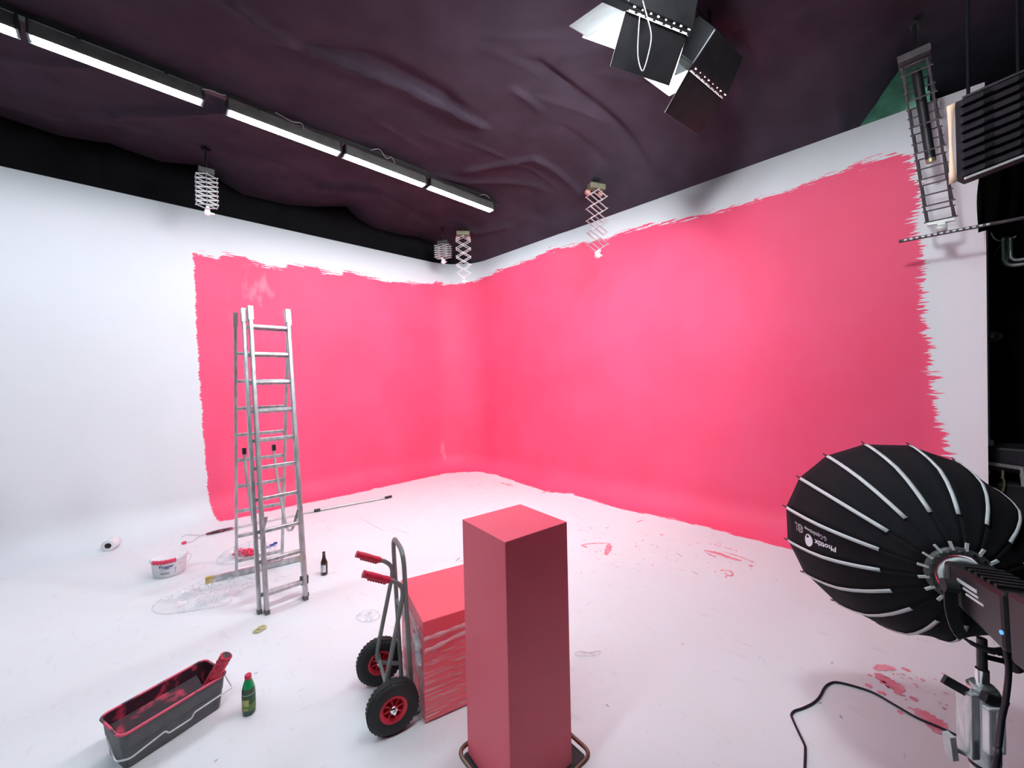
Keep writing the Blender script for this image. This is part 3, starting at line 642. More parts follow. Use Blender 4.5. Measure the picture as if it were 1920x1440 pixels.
for i in range(16):
    pts = [sbp(i, *prof_at(.035 + .735 * k / 18)) for k in range(19)]; L_ = []
    ctr = SC - SN * .1
    tan = [(pts[min(k + 1, 18)] - pts[max(k - 1, 0)]).normalized() for k in range(19)]
    an = PH + i * math.pi / 8; side = (-SA * math.sin(an) + SB * math.cos(an))
    P = [[p + side * .0075 + tn.cross(side) * sgn * .004 for sgn in (1,)] + [p - side * .0075 + tn.cross(side) * .004] for p, tn in zip(pts, tan)]
    P2 = []
    for p, tn in zip(pts, tan):
        nn = tn.cross(side); nn = nn if nn.dot(p - ctr) > 0 else -nn
        P2.append([p + side * .0075 + nn * .004, p + nn * .006, p - side * .0075 + nn * .004])
    MB().grid(P2).build('rib_tape', M['tape'], sbx, solid=.002)
    r0, s0 = PROF[0]; tip = sbp(i, r0 + .012, -.022)
    MB().tube([sbp(i, r0 - .006, .012), sbp(i, r0 + .004, 0), tip], [.006, .005, .003], 6).build('rib_tip', M['black'], sbx)
ring = MB(); hubc = SC - SN * .525
ring.lathe([(.074, -.03), (.098, -.026), (.098, .012), (.074, .016), (.074, -.03)], hubc, -SN, 40, caps=False)
ring.build('speed_ring', M['grey_house'], sbx)
MB().lathe([(.052, .0), (.066, -.002), (.066, .026), (.052, .028), (.052, 0)], hubc, -SN, 32, caps=False).build('inner_ring', M['tape'], sbx)
for i in range(16): MB().bar(sbp(i, .09, .535), sbp(i, .120, .53), .008, .008, up=SN).build('rib_socket', M['tape'], sbx)
for i in range(16): MB().cyl(sbp(i + .5, .085, .53), sbp(i + .5, .085, .548), .005, 8).build('screw', M['chrome'], sbx)
# lettering printed on the panel between two ribs (upside down, as it hangs)
def sb_uv(al, ac):      # al: along from hub (0) to rim (1); ac: across, 0 at rib 5 .. 1 at rib 6
    r, s_ = prof_at(1 - al); p = sbp(5, r, s_).lerp(sbp(6, r, s_), ac); c_ = SC - SN * s_; d_ = (p - c_).normalized()
    return p - d_ * math.sin(math.pi * ac) * .006 + (d_ * .75 - SN * .5).normalized() * .0035
def sb_text(txt, a0, a1, b0, hgt, bold=0.0, outline=False, slant=0.0):
    vs, fs = text_mesh(txt, bold, outline); mb_ = MB()
    mb_.add([sb_uv(a0 + (a1 - a0) * v.x, b0 + v.y * hgt + slant * v.x) for v in vs], fs)
    return mb_
lg = sb_text('Phottix', .455, .63, .54, .24, .025); lg.build('printed_logo', M['print_white'], sbx)
sb_text('G-Capsule', .525, .645, .30, .2, .0).build('printed_name', M['print_white'], sbx)
sb_text('Deep', .65, .725, .29, .13, .015).build('printed_name', M['print_white'], sbx)
sb_text('85', .745, .875, .30, .36, .0, True).build('printed_number', M['print_white'], sbx)
em = MB(); em.add([sb_uv(.685 + .040 * math.cos(a), .66 + .19 * math.sin(a)) for a in np.linspace(0, 2 * math.pi, 20)[:-1]], [tuple(range(19))]); em.build('printed_emblem', M['print_white'], sbx)
em = MB(); em.add([sb_uv(.695 + .016 * math.cos(a), .57 + .06 * math.sin(a)) for a in np.linspace(0, 2 * math.pi, 12)[:-1]], [tuple(range(11))])
for v_ in range(len(em.v)): em.v[v_] = tuple(V(em.v[v_]) - SN * .0015)
em.build('printed_emblem_eye', M['fabric_black'], sbx)

hd = thing('studio_light', 'black studio lamp head with curved yoke, fixed behind the softbox', 'light', SC - SN * .7)
hx = (SA * math.cos(.4) + SB * .0).normalized(); hside = SN.cross(V((0, 0, 1))).normalized(); hup = hside.cross(SN).normalized()
def hp(k, sx=0, uz=0): return SC - SN * k + hside * sx + hup * uz
hb = MB(); hb.hexa([hp(.545, sx, uz) for sx, uz in ((-.052, -.052), (.052, -.052), (.052, .052), (-.052, .052))] + [hp(.60, sx, uz) for sx, uz in ((-.062, -.066), (.062, -.066), (.062, .062), (-.062, .062))])
hb.hexa([hp(.60, sx, uz) for sx, uz in ((-.062, -.066), (.062, -.066), (.062, .062), (-.062, .062))] + [hp(.86, sx, uz) for sx, uz in ((-.062, -.11), (.062, -.11), (.062, .062), (-.062, .062))])
hb.build('body', M['blackm'], hd, bevel=.012)
fins = MB()
for k in range(6): fins.box(hp(.66 + k * .03, 0, .066), (.10, .012, .012), (hside, SN, hup))
fins.build('cooling_fin', M['black'], hd)
MB().box(hp(.93, 0, -.02), (.13, .10, .2), (hside, SN, hup)).build('rear_housing', M['black'], hd, bevel=.012)
for sgn in (-1, 1):
    mk = MB()
    for k, (u_, l_) in enumerate(((.0, .10), (-.016, .075), (-.03, .085))): mk.box(hp(.70 + k * .018, sgn * .0635, .02 + u_), (.002, l_, .007 if k else .011), (hside, SN, hup))
    mk.build('side_print', M['tape'], hd)
MB().lathe([(.006, 0), (.006, .004)], hp(.86, -.066, -.05), -hside, 12).build('indicator', M['bluelamp'], hd)
yk = MB(); ya_ = [hp(.66, -.085, -.0), hp(.66, -.085, -.09), hp(.66, -.06, -.165), hp(.68, 0, -.185), hp(.66, .06, -.165), hp(.66, .085, -.09), hp(.66, .085, 0)]
for a_, b_ in zip(smooth_path(ya_, 4)[:-1], smooth_path(ya_, 4)[1:]): yk.bar(a_, b_, .034, .008, up=SN.cross(b_ - a_) if 0 else hside.cross(b_ - a_) if abs((b_ - a_).normalized().dot(hside)) < .6 else SN.cross(b_ - a_))
yk.build('yoke', M['black'], hd)
for sgn in (-1, 1): MB().cyl(hp(.66, sgn * .07, 0), hp(.66, sgn * .105, 0), .022, 14).build('tilt_knob', M['black'], hd)
spx, spy = hp(.64, 0, 0).x, hp(.64, 0, 0).y; zb = hp(.68, 0, -.185).z
MB().cyl((spx, spy, zb - .09), (spx, spy, zb + .01), .013, 14).build('spigot_socket', M['black'], hd)
MB().cyl((spx, spy, zb - .05), (spx + .035, spy - .06, zb - .06), .009, 8).build('lock_screw', M['blackm'], hd)
kq = V((spx + .04, spy - .07, zb - .062)); MB().lathe([(.0, -.012), (.024, -.012), (.028, 0), (.024, .012), (0, .012)], kq, (.5, -.86, 0), 12, caps=False).build('lock_knob', M['black'], hd)
st = thing('light_stand', 'heavy silver wind-up light stand under the softbox', 'stand', (spx, spy, 0))
zt = zb - .095
MB().cyl((spx, spy, zt - .05), (spx, spy, zt), .017, 12).build('spigot', M['chrome'], st)
MB().cyl((spx, spy, .30), (spx, spy, zt - .05), .030, 20).build('inner_tube', M['steel'], st)
MB().lathe([(.040, 0), (.042, .01), (.042, .24), (.038, .25)], (spx, spy, zt - .31), (0, 0, 1), 20).build('collar_casting', M['steel'], st)
sdir = V((-CAM_R.x, -CAM_R.y, 0)).normalized(); fdir = V((CAM_F.x, CAM_F.y, 0)).normalized()
ax3 = (sdir, fdir, V((0, 0, 1))); sc_ = V((spx, spy, 0))
wn = MB(); wn.box(sc_ + sdir * .05 + V((0, 0, zt - .18)), (.03, .05, .22), ax3); wn.build('winch_plate', M['steel'], st, bevel=.006)
br = MB(); c_ = sc_ + sdir * .024 - fdir * .052 + V((0, 0, zt - .16))
for o_, s_ in (((-.022, 0), (.012, .02, .15)), ((.022, 0), (.012, .02, .15)), ((0, .07), (.056, .02, .012)), ((0, -.07), (.056, .02, .012))): br.box(c_ + sdir * o_[0] + V((0, 0, o_[1])), s_, ax3)
br.build('winch_handle', M['whitep'], st, bevel=.003)
MB().bar(sc_ + sdir * .055 + V((0, 0, zt - .075)), sc_ + sdir * .13 + V((0, 0, zt - .03)), .03, .01, up=fdir).build('clamp_lever', M['black'], st)
MB().bar(sc_ - sdir * .02 - fdir * .045 + V((0, 0, zt - .085)), sc_ + sdir * .05 - fdir * .045 + V((0, 0, zt - .055)), .03, .02, up=fdir).build('top_clamp', M['black'], st)
MB().bar(sc_ + sdir * .03 + V((0, 0, zt - .30)), sc_ + sdir * .105 + V((0, 0, zt - .265)), .012, .012).build('crank_arm', M['steel'], st)
MB().bar(sc_ + sdir * .105 + V((0, 0, zt - .30)), sc_ + sdir * .115 + V((0, 0, zt - .22)), .026, .02).build('crank_knob', M['pant'], st)
for zz in (zt - .33, zt - .48): MB().lathe([(.031, 0), (.0345, .002), (.0345, .010), (.031, .012)], (spx, spy, zz), (0, 0, 1), 20).build('rubber_band', M['black'], st)
MB().lathe([(.040, 0), (.044, .01), (.044, .1), (.038, .11)], (spx, spy, zt - .60), (0, 0, 1), 20).build('lower_collar', M['steel'], st)
MB().bar(sc_ + sdir * .04 + V((0, 0, zt - .56)), sc_ + sdir * .09 + V((0, 0, zt - .53)), .03, .02).build('lower_knob', M['black'], st)
for k in range(3):
    a_ = k * 2 * math.pi / 3 + 2.6; d_ = V((math.cos(a_), math.sin(a_), 0)); lg_ = MB().cyl(sc_ + V((0, 0, .32)) + d_ * .03, sc_ + d_ * .38 + V((0, 0, .018)), .013, 10).build('leg', M['steel'], st)
    MB().cyl(sc_ + d_ * .365 + V((0, 0, .03)), sc_ + d_ * .40 + V((0, 0, .0075)), .018, 10).build('rubber_foot', M['rubber'], lg_)
# cables
def ca(x, y, d_): return CAM_O + ray(x, y) * d_
MB_c = MB().tube(smooth_path([ca(1880, 1200, 1.24), ca(1891, 1250, 1.24), ca(1886, 1310, 1.22), ca(1878, 1350, 1.21), ca(1872, 1400, 1.19), ca(1866, 1440, 1.17), V((-3.35, -6.9, .12)), V((-3.3, -6.75, .006)), V((-3.1, -6.6, .006)), V((-3.25, -6.45, .006))], 8), .0075, 8)
tag(MB_c.build('power_cable', M['cable']), 'thick black cable hanging down from the lamp head beside the silver stand', 'cable')
fc = [(1508, 1480), (1509, 1440), (1510, 1405), (1508, 1395), (1497, 1372), (1487, 1350), (1484, 1340), (1490, 1333), (1505, 1328), (1525, 1318), (1537, 1306), (1547, 1288), (1560, 1280), (1575, 1280), (1610, 1289), (1640, 1300), (1680, 1323), (1720, 1346), (1760, 1363), (1790, 1377), (1802, 1384)]
tag(MB().tube(smooth_path([at(x, y, .006) for x, y in fc], 5), .0058, 8).build('floor_cable', M['cable']), 'thin black cable winding over the white floor towards the silver stand', 'cable')

# ------------------------------------------------------------------ ladder
ld = thing('ladder', 'tall aluminium three part ladder standing as an A-frame before the pink wall', 'ladder', (-4.31, -2.75, 0))
def ladder_part(fl, fr, tl, tr_, zs, rail_w, rail_d, rung_r, foot=True, cap=True, first=0):
    fl, fr, tl, tr_ = map(V, (fl, fr, tl, tr_)); up = (fr - fl).cross(tl - fl)
    for a, b in ((fl, tl), (fr, tr_)):
        r = MB().bar(a, b, rail_w, rail_d, up=up).build('rail', M['alu_rail'], ld, bevel=.004)
        if foot: MB().bar(a - (b - a).normalized() * .0, a + (b - a).normalized() * .03, rail_w + .005, rail_d + .005, up=up).build('rubber_foot', M['tray'], r)
        if cap: MB().bar(b - (b - a).normalized() * .11, b + (b - a).normalized() * .015, rail_w + .010, rail_d + .012, up=up).build('rail_bracket', M['alu'], r)
    for z in zs:
        t_ = z / tl.z; a, b = fl.lerp(tl, t_), fr.lerp(tr_, t_); e = (b - a).normalized()
        MB().bar(a + e * .008, b - e * .008, .030, .024, up=up).build('rung', M['alu_rail'], ld, bevel=.005)
zr = [.139, .385, .614, .868, 1.116, 1.342, 1.586, 1.831, 2.076, 2.32]
ladder_part((-4.452, -3.216, 0), (-4.172, -3.216, 0), (-4.412, -2.73, 2.475), (-4.118, -2.73, 2.475), zr, .028, .055, .015)
ladder_part((-4.492, -3.165, 0), (-4.150, -3.165, 0), (-4.452, -2.675, 2.46), (-4.098, -2.675, 2.46), [z - .012 for z in zr], .026, .045, .013)
ladder_part((-4.500, -2.300, .035), (-4.132, -2.36, .035), (-4.50, -2.62, 2.43), (-4.085, -2.63, 2.43), [.115, .36, .605, .848, 1.096, 1.336, 1.581, 1.832, 2.083], .024, .05, .013, foot=False)
sb_ = MB().bar((-4.70, -2.262, .030), (-3.975, -2.40, .030), .028, .052).build('stabilizer_bar', M['alu_rail'], ld, bevel=.004)
for a, b in (((-4.728, -2.257, .030), (-4.672, -2.268, .030)), ((-3.99, -2.397, .030), (-3.945, -2.406, .030))): MB().bar(a, b, .032, .056).build('end_cap', M['yellowcap'], sb_)
MB().bar((-4.167, -3.175, .115), (-4.165, -3.175, .18), .035, .06).build('guide_hook', M['grey_house'], ld); MB().bar((-4.162, -3.14, .37), (-4.162, -3.138, .42), .03, .045).build('guide_hook', M['alu'], ld)
for x_ in (-4.44, -4.20):
    pts = smooth_path([(x_, -2.475, 1.205), (x_ + .006, -2.50, 1.0), (x_ + .012, -2.62, .72), (x_ + .01, -2.78, .52), (x_ + .02, -2.90, .50), (x_ + .03, -3.03, .66), (x_ + .03, -3.085, .725)], 5)
    s_ = MB()
    P = [[p - V((.012, 0, 0)), p + V((.012, 0, 0))] for p in pts]
    s_.grid(P); s_.build('strap', M['strap'], ld, solid=.003)
    MB().bar((x_, -2.47, 1.17), (x_, -2.47, 1.225), .03, .03).build('strap_buckle', M['black'], ld)
MB().bar((-4.105, -2.485, 1.25), (-4.085, -2.44, 1.31), .02, .02).build('latch', M['black'], ld)

# ------------------------------------------------------------------ hand truck and wrapped box
TD = V((.275, .961, 0)).normalized(); TE = V((.961, -.275, 0)).normalized(); TO = V((-4.12, -4.99, 0))
def tp(s, e, z): return TO + TD * s + TE * e + V((0, 0, z))
TAX = (TD, TE, V((0, 0, 1)))
ht = thing('hand_truck', 'grey tubular hand truck with red grips and black tyres', 'hand truck', tp(.25, -.1, 0))
sn, sf = .105, .375
MB().tube(round_path([tp(sn, -.04, .012), tp(sn, -.068, .885), tp(sf, -.068, .885), tp(sf, -.04, .012)], .09, 6), .0125, 10).build('upright_frame', M['truck'], ht)
for s_ in (sn, sf):
    MB().tube(smooth_path([tp(s_, -.035, .105), tp(s_, -.12, .135), tp(s_, -.168, .165), tp(s_, -.174, .215), tp(s_, -.155, .31), tp(s_, -.10, .55), tp(s_, -.078, .655), tp(s_, -.085, .705), tp(s_, -.115, .738), tp(s_, -.15, .757), tp(s_, -.27, .818)], 5), .012, 10).build('brace_tube', M['truck'], ht)
    MB().cyl(tp(s_, -.168, .20), tp(s_, -.155, .13), .011, 8).build('axle_strut', M['truck'], ht)
    g = MB(); n_ = 10; pts = [tp(s_, -.142 - .132 * k / n_, .753 + .068 * k / n_) for k in range(n_ + 1)]
    rr = [.015, .0185, .0175, .017, .0175, .0185, .019, .019, .0185, .0175, .0195]
    g.tube(pts, rr, 12); g.build('grip', M['redgrip'], ht)
    gf = MB()
    for k in range(2, 9): gf.box(pts[k] - V((0, 0, .019)), (.012, .014, .014), TAX)
    gf.build('finger_guard', M['redgrip'], ht)
for z_ in (.50,): MB().cyl(tp(sn, -.056, z_), tp(sf, -.056, z_), .009, 8).build('cross_bar', M['truck'], ht)
MB().cyl(tp(sn, -.165, .17), tp(sf, -.165, .17), .0105, 8).build('rear_cross_tube', M['truck'], ht)
MB().cyl(tp(-.008, -.155, .13), tp(.462, -.155, .13), .008, 10).build('axle', M['chrome'], ht)
MB().box(tp(.24, .04, .005), (.30, .19, .006), TAX).build('toe_plate', M['truck'], ht)
def wheel(s_, side):
    c = tp(s_, -.155, .132); ax_ = TD * side
    w_ = MB().lathe([(.068, -.028), (.09, -.036), (.112, -.036), (.126, -.024), (.1305, -.01), (.1305, .01), (.126, .024), (.112, .036), (.09, .036), (.068, .028)], c, ax_, 40, caps=False)
    o = w_.build('tyre', M['rubber'], ht)
    tr_ = MB(); x = V((0, 0, 1)); y = ax_.cross(x)
    for k in range(36):
        a = 2 * math.pi * k / 36
        for h_ in (-1, 1):
            d_ = x * math.cos(a + h_ * .04) + y * math.sin(a + h_ * .04); tg = -x * math.sin(a) + y * math.cos(a)
            tr_.box(c + d_ * .129 + ax_ * h_ * .012, (.014, .022, .005), (tg, (ax_ + tg * h_ * .5).normalized(), d_))
    tr_.build('tread', M['rubber'], o)
    r_ = MB().lathe([(.050, -.02), (.062, -.029), (.070, -.029), (.070, .029), (.062, .029), (.050, .02), (.050, -.02)], c, ax_, 32, caps=False)
    ro = r_.build('rim', M['redrim'], ht)
    MB().lathe([(.0, .004), (.05, .006), (.05, -.006), (0, -.004)], c, ax_, 28, caps=False).build('rim_disc', M['redrim'], ro)
    sp = MB()
    for k in range(8):
        a = 2 * math.pi * k / 8 + .2; d_ = x * math.cos(a) + y * math.sin(a); tg = -x * math.sin(a) + y * math.cos(a)
        sp.box(c + d_ * .036, (.05, .005, .04), (d_, tg, ax_))
    sp.build('spokes', M['redrim'], ro)
    MB().lathe([(.0, .04), (.012, .039), (.019, .034), (.021, .026), (.021, -.026), (.0, -.03)], c, ax_, 18, caps=False).build('hub_cap', M['chrome'], ro)
wheel(.042, -1); wheel(.425, -1)

bx = thing('wrapped_box', 'short pink plinth wrapped in clear film, behind the tall pink pedestal', 'plinth', tp(.25, .25, .01))
MB().box(tp(.255, .25, .275), (.51, .5, .53), TAX).build('body', M['boxpink'], bx, bevel=.003)
def wrap(name, m, faces, z0, ztop, off, nz, amp):
    mb_ = MB()
    for fn, L_, nrm in faces:
        P = []
        nu = 24
        for i in range(nu + 1):
            u_ = i / nu; row = []
            for j in range(nz + 1):
                v_ = j / nz; zt_ = ztop(u_); z_ = z0 + (zt_ - z0) * v_
                p = fn(u_, z_); row.append(p + nrm * (off + amp * (math.sin(u_ * 17 + v_ * 9) * math.sin(v_ * 31 + u_ * 5)) * min(1, 4 * u_ * (1 - u_) + .1)))
            P.append(row)
        mb_.grid(P)
    return mb_.build(name, m, bx)
fF = (lambda u_, z_: tp(0, .5 * u_, z_), .5, -TD); fL = (lambda u_, z_: tp(.51 * u_, 0, z_), .51, -TE); fR = (lambda u_, z_: tp(.51 * u_, .5, z_), .51, TE); fB = (lambda u_, z_: tp(.51, .5 * u_, z_), .5, TD)
wrap('film_wrap', M['film_wrap'], [fF, fR, fB], .012, lambda u_: .462 + .01 * math.sin(u_ * 5), .004, 30, .0025)
wrap('film_side', M['film_side'], [fL], .012, lambda u_: .475 + .03 * u_, .004, 30, .0035)
eb = MB()
for k, (z0_, z1_) in enumerate(((.452, .478), (.388, .452))):
    pts = [tp(-.006, .005, z0_), tp(-.007, .15, z0_ + (z1_ - z0_) * .35 - .004), tp(-.007, .32, z0_ + (z1_ - z0_) * .7), tp(-.006, .5, z1_)]
    pts = smooth_path(pts, 6); P = [[p + V((0, 0, -.011 + .003 * math.sin(i * 1.3))), p - TD * .004 + V((0, 0, .002)), p + V((0, 0, .010 + .003 * math.sin(i * 2.1)))] for i, p in enumerate(pts)]
    eb.grid(P)
pts = [tp(.005, -.007, .40), tp(.10, -.009, .435), tp(.3, -.008, .475), tp(.5, -.007, .50)]
eb.grid([[p + V((0, 0, -.02)), p - TE * .006, p + V((0, 0, .016))] for p in smooth_path(pts, 6)])
eb.build('film_edge', M['film_edge'], bx)
def crumple(name, m, c, size, seed, parent=None, axes=None, nu=14, nv=10):
    r_ = random.Random(seed); X_, Y_, Z_ = axes; P = []
    for i in range(nu):
        row = []
        for j in range(nv):
            th = math.pi * i / (nu - 1); ph_ = 2 * math.pi * j / (nv - 1); k_ = 1 + r_.uniform(-.38, .38) if j < nv - 1 else None
            if j == nv - 1: row.append(row[0]); continue
            row.append(V(c) + (X_ * math.sin(th) * math.cos(ph_) * size[0] + Y_ * math.sin(th) * math.sin(ph_) * size[1] + Z_ * math.cos(th) * size[2]) * k_)
        P.append(row)
    return MB().grid(P, False).build(name, m, parent)
crumple('film_knot', M['film_edge'], tp(.075, -.018, .375), (.04, .012, .055), 3, bx, TAX)
crumple('film_knot', M['film_edge'], tp(.045, -.016, .33), (.035, .012, .03), 4, bx, TAX)
crumple('film_knot', M['film_edge'], tp(-.012, .46, .40), (.012, .04, .03), 5, bx, TAX)

# ------------------------------------------------------------------ pedestal on its dolly
pc_ = V((-3.994, -5.562, 0)); pa = math.radians(-7); PX = V((math.cos(pa), math.sin(pa), 0)); PY = V((-math.sin(pa), math.cos(pa), 0)); PAX = (PX, PY, V((0, 0, 1)))
tag(MB().box(pc_ + V((0, 0, .651)), (.332, .325, 1.058), PAX).build('pedestal', M['coral'], bevel=.0025), 'tall square pink pedestal in the foreground, standing on a low dolly', 'pedestal')
dl = thing('dolly', 'low dolly with bronze tube rim and black deck under the tall pedestal', 'dolly', pc_)
da = math.radians(-4); DX = V((math.cos(da), math.sin(da), 0)); DY = V((-math.sin(da), math.cos(da), 0)); dc = pc_ + DX * .030 + DY * .0 ; DAX = (DX, DY, V((0, 0, 1)))
MB().box(dc + V((0, 0, .112)), (.40, .36, .018), DAX).build('deck', M['deck'], dl)
MB().tube(round_path([dc + DX * i * .222 + DY * j * .205 + V((0, 0, .13)) for i, j in ((-1, -1), (1, -1), (1, 1), (-1, 1))], .05, 6, closed=True), .0095, 10, closed=True).build('rim_tube', M['bronze'], dl)
for i in (-1, 1):
    for j in (-1, 1):
        c_ = dc + DX * i * .17 + DY * j * .15; cs = MB().box(c_ + V((0, 0, .085)), (.05, .04, .036), DAX).build('caster', M['chrome'], dl)
        MB().lathe([(.0, -.012), (.034, -.012), (.036, 0), (.034, .012), (0, .012)], c_ + V((0, 0, .0365)), DX, 20, caps=False).build('caster_wheel', M['rubber'], cs)

# ------------------------------------------------------------------ paint tray with roller sleeve
ty = thing('paint_tray', 'long grey paint tray stained pink inside, with wire handle', 'tray', (-5.08, -4.05, 0))
tA, tB = V((-5.261, -4.218, .182)), V((-4.831, -4.079, .182)); tW = V((-.083, .238, 0)); tU = (tB - tA).normalized(); tV = (tW - tU * tW.dot(tU)).normalized()
tL = (tB - tA).length; tw = .25; tH = .182; tC = (tA + tB) / 2 + tV * tw / 2; tC.z = 0
def rr_ring(hl, hw, r, z, n=5):
    out = []
    for cx_, cy_, a0 in ((hl - r, hw - r, 0), (-hl + r, hw - r, 90), (-hl + r, -hw + r, 180), (hl - r, -hw + r, 270)):
        for k in range(n + 1):
            a = math.radians(a0 + 90 * k / n); out.append(tC + tU * (cx_ + r * math.cos(a)) + tV * (cy_ + r * math.sin(a)) + V((0, 0, z)))
    return out
def loft(rings, close_top=False, close_bot=False, flip=False):
    mb_ = MB(); n = len(rings[0]); fs = []
    for i in range(len(rings) - 1):
        for k in range(n): f = (i * n + k, i * n + (k + 1) % n, (i + 1) * n + (k + 1) % n, (i + 1) * n + k); fs.append(f[::-1] if flip else f)
    mb_.add([p for g in rings for p in g], fs, False)
    if close_bot: mb_.add(rings[0], [tuple(range(n))])
    if close_top: mb_.add(rings[-1], [tuple(range(n))])
    return mb_
hl, hw = tL / 2, tw / 2
loft([rr_ring(hl - .022, hw - .022, .03, 0), rr_ring(hl - .012, hw - .012, .03, tH * .55), rr_ring(hl - .010, hw - .010, .03, tH * .56), rr_ring(hl - .004, hw - .004, .03, tH)], close_bot=True).build('body', M['tray'], ty)
inn = loft([rr_ring(hl - .028, hw - .028, .026, .03), rr_ring(hl - .008, hw - .008, .026, tH)], flip=True)
bt_ = rr_ring(hl - .028, hw - .028, .026, .03); inn.add(bt_, [tuple(range(len(bt_)))]); inn.build('inner_wall', M['tray_in'], ty)
rp = MB(); nR = 15; P = []
for i in range(nR * 2 + 1):
    u_ = i / (nR * 2); z_ = .044 + .085 * u_ ** 1.2 + (.006 if i % 2 else 0)
    P.append([tC + tU * v_ * (hl - .026) + tV * (-1 + 2 * u_) * (hw - .022) + V((0, 0, z_ if v_ < .88 else .032)) for v_ in (-1, -.3, .3, .86, .90)])
rp.grid(P, False); rp.build('ribbed_ramp', M['tray_in'], ty)
MB().tube(rr_ring(hl, hw, .034, tH), .0065, 6, closed=True).build('rim', M['tray_rim'], ty)
hn = lambda u_, v_, z_: tC + tU * u_ + tV * v_ + V((0, 0, z_))
yo = -hw + .0
MB().tube(round_path([hn(hl + .002, 0, .15), hn(hl + .035, -.02, .115), hn(hl + .02, yo - .006, .09), hn(.06, yo - .006, .085), hn(.05, yo - .008, .065), hn(-.05, yo - .008, .065), hn(-.06, yo - .006, .085), hn(-hl + .03, yo - .006, .062), hn(-hl - .01, yo + .03, .065), hn(-hl - .012, -.02, .14)], .014, 4), .0042, 6).build('wire_handle', M['wire'], ty)
sl_ = thing('roller_sleeve', 'paint soaked pink roller sleeve leaning in the grey tray', 'roller', tC + V((0, 0, .05)))
s0 = at(389, 1291, .125); s1 = at(425, 1228, .30); sd_ = (s1 - s0).normalized()
MB().lathe([(.018, 0), (.027, .002)] + [(.0295 + .0022 * math.sin(k * 2.4), .006 + k * ((s1 - s0).length - .012) / 24) for k in range(25)] + [(.026, (s1 - s0).length - .002), (.021, (s1 - s0).length)], s0, sd_, 22, caps=False).build('fleece', M['sleeve'], sl_)
MB().lathe([(.0, .004), (.0215, .004), (.0215, (s1 - s0).length + .001), (.006, (s1 - s0).length + .001), (.005, (s1 - s0).length - .01), (0, (s1 - s0).length - .01)], s0, sd_, 18, caps=False).build('core', M['core'], sl_)

# ------------------------------------------------------------------ bottles
def label_patch(c, r, z0, z1, a0, a1, n=10):
    return MB().grid([[V(c) + V((math.cos(a) * r, math.sin(a) * r, z0)), V(c) + V((math.cos(a) * r, math.sin(a) * r, z1))] for a in np.linspace(a0, a1, n)])
bb_ = V((-3.905, -2.879, 0)); k = .215 / .23
bo = thing('beer_bottle', 'brown glass bottle with white label standing right of the ladder', 'bottle', bb_)
MB().lathe([(.0, .002), (.026, 0), (.0305, .005), (.0305, .108), (.0295, .118), (.025, .13), (.019, .145), (.0155, .165), (.013, .19), (.0125, .2), (.0135, .201), (.0135, .214), (.0, .215)], bb_, n=24, caps=False).build('glass', M['brown'], bo)
tow = math.atan2(CAM_O.y - bb_.y, CAM_O.x - bb_.x)
label_patch(bb_, .0308, .032, .098, tow - 1.7, tow + .45).build('label', M['labelw'], bo)
pr_ = MB()
for z_, w_, h_ in ((.084, .8, .012), (.070, .9, .006), (.058, .5, .006), (.044, .5, .008)):
    s_ = label_patch(bb_, .0311, z_ - h_ / 2, z_ + h_ / 2, tow - .95, tow - .95 + w_, 6); pr_.add(s_.v, s_.f)
pr_.build('label_print', M['print_grey'], bo)
gb = V((-4.76, -4.224, 0)); go = thing('green_bottle', 'green bottle with red cap standing beside the paint tray', 'bottle', gb); tow = math.atan2(CAM_O.y - gb.y, CAM_O.x - gb.x)
MB().lathe([(.0, .002), (.027, 0), (.031, .006), (.032, .018), (.032, .028)], gb, n=24, caps=False).build('foot', M['greenbase'], go)
MB().lathe([(.032, .028), (.032, .118), (.0315, .132), (.029, .145)], gb, n=24, caps=False).build('filled_glass', M['greenliq'], go)
MB().lathe([(.029, .145), (.024, .163), (.0185, .180), (.0155, .19), (.0145, .196)], gb, n=24, caps=False).build('empty_glass', M['green'], go)
MB().lathe([(.0155, .189), (.0165, .190), (.0165, .209), (.015, .212), (.0, .212)], gb, n=20, caps=False).build('cap', M['capred'], go)
label_patch(gb, .0324, .062, .115, tow - 1.5, tow + 1.7, 16).build('label', M['label_g'], go)
label_patch(gb, .0325, .028, .064, tow - 1.5, tow + 1.7, 16).build('label_band', M['label_l'], go)
label_patch(gb, .0328, .056, .092, tow - 1.35, tow - .0, 10).build('label_panel', M['label_y'], go)
label_patch(gb, .0328, .034, .046, tow - 1.2, tow - .15, 8).build('label_panel', M['label_y'], go)
label_patch(gb, .0327, .114, .1165, tow - 1.5, tow + 1.6, 16).build('label_line', M['labelw'], go)

# ------------------------------------------------------------------ paint tub, roll, pole
tc_ = V((-4.945, -1.725, 0)); tn = thing('paint_tub', 'white round paint tub with lid and pink drips, left of the ladder', 'tub', tc_)
MB().lathe([(.0, .002), (.115, 0), (.122, .006), (.134, .15)], tc_, n=40, caps=False).build('body', M['whitep'], tn)
MB().lathe([(.133, .146), (.142, .147), (.144, .155), (.144, .166), (.138, .174), (.125, .172), (.0, .170)], tc_, n=40, caps=False).build('lid', M['whitep'], tn)
tow = math.atan2(CAM_O.y - tc_.y, CAM_O.x - tc_.x)
pd = MB(); n_ = 26
pd.grid([[tc_ + V((math.cos(a) * r_, math.sin(a) * r_, z_)) for r_, z_ in ((.1400, .139 - .004 * math.sin(i * 1.9) * (i > 4)), (.1455, .150), (.1455, .166), (.1385, .175 + 0), (.134 - (.004 if i % 5 else .014), .1745))] for i, a in enumerate(np.linspace(tow + .35, tow - 1.05, n_)[::-1])])
pd.build('paint_drip', M['paint'], tn)
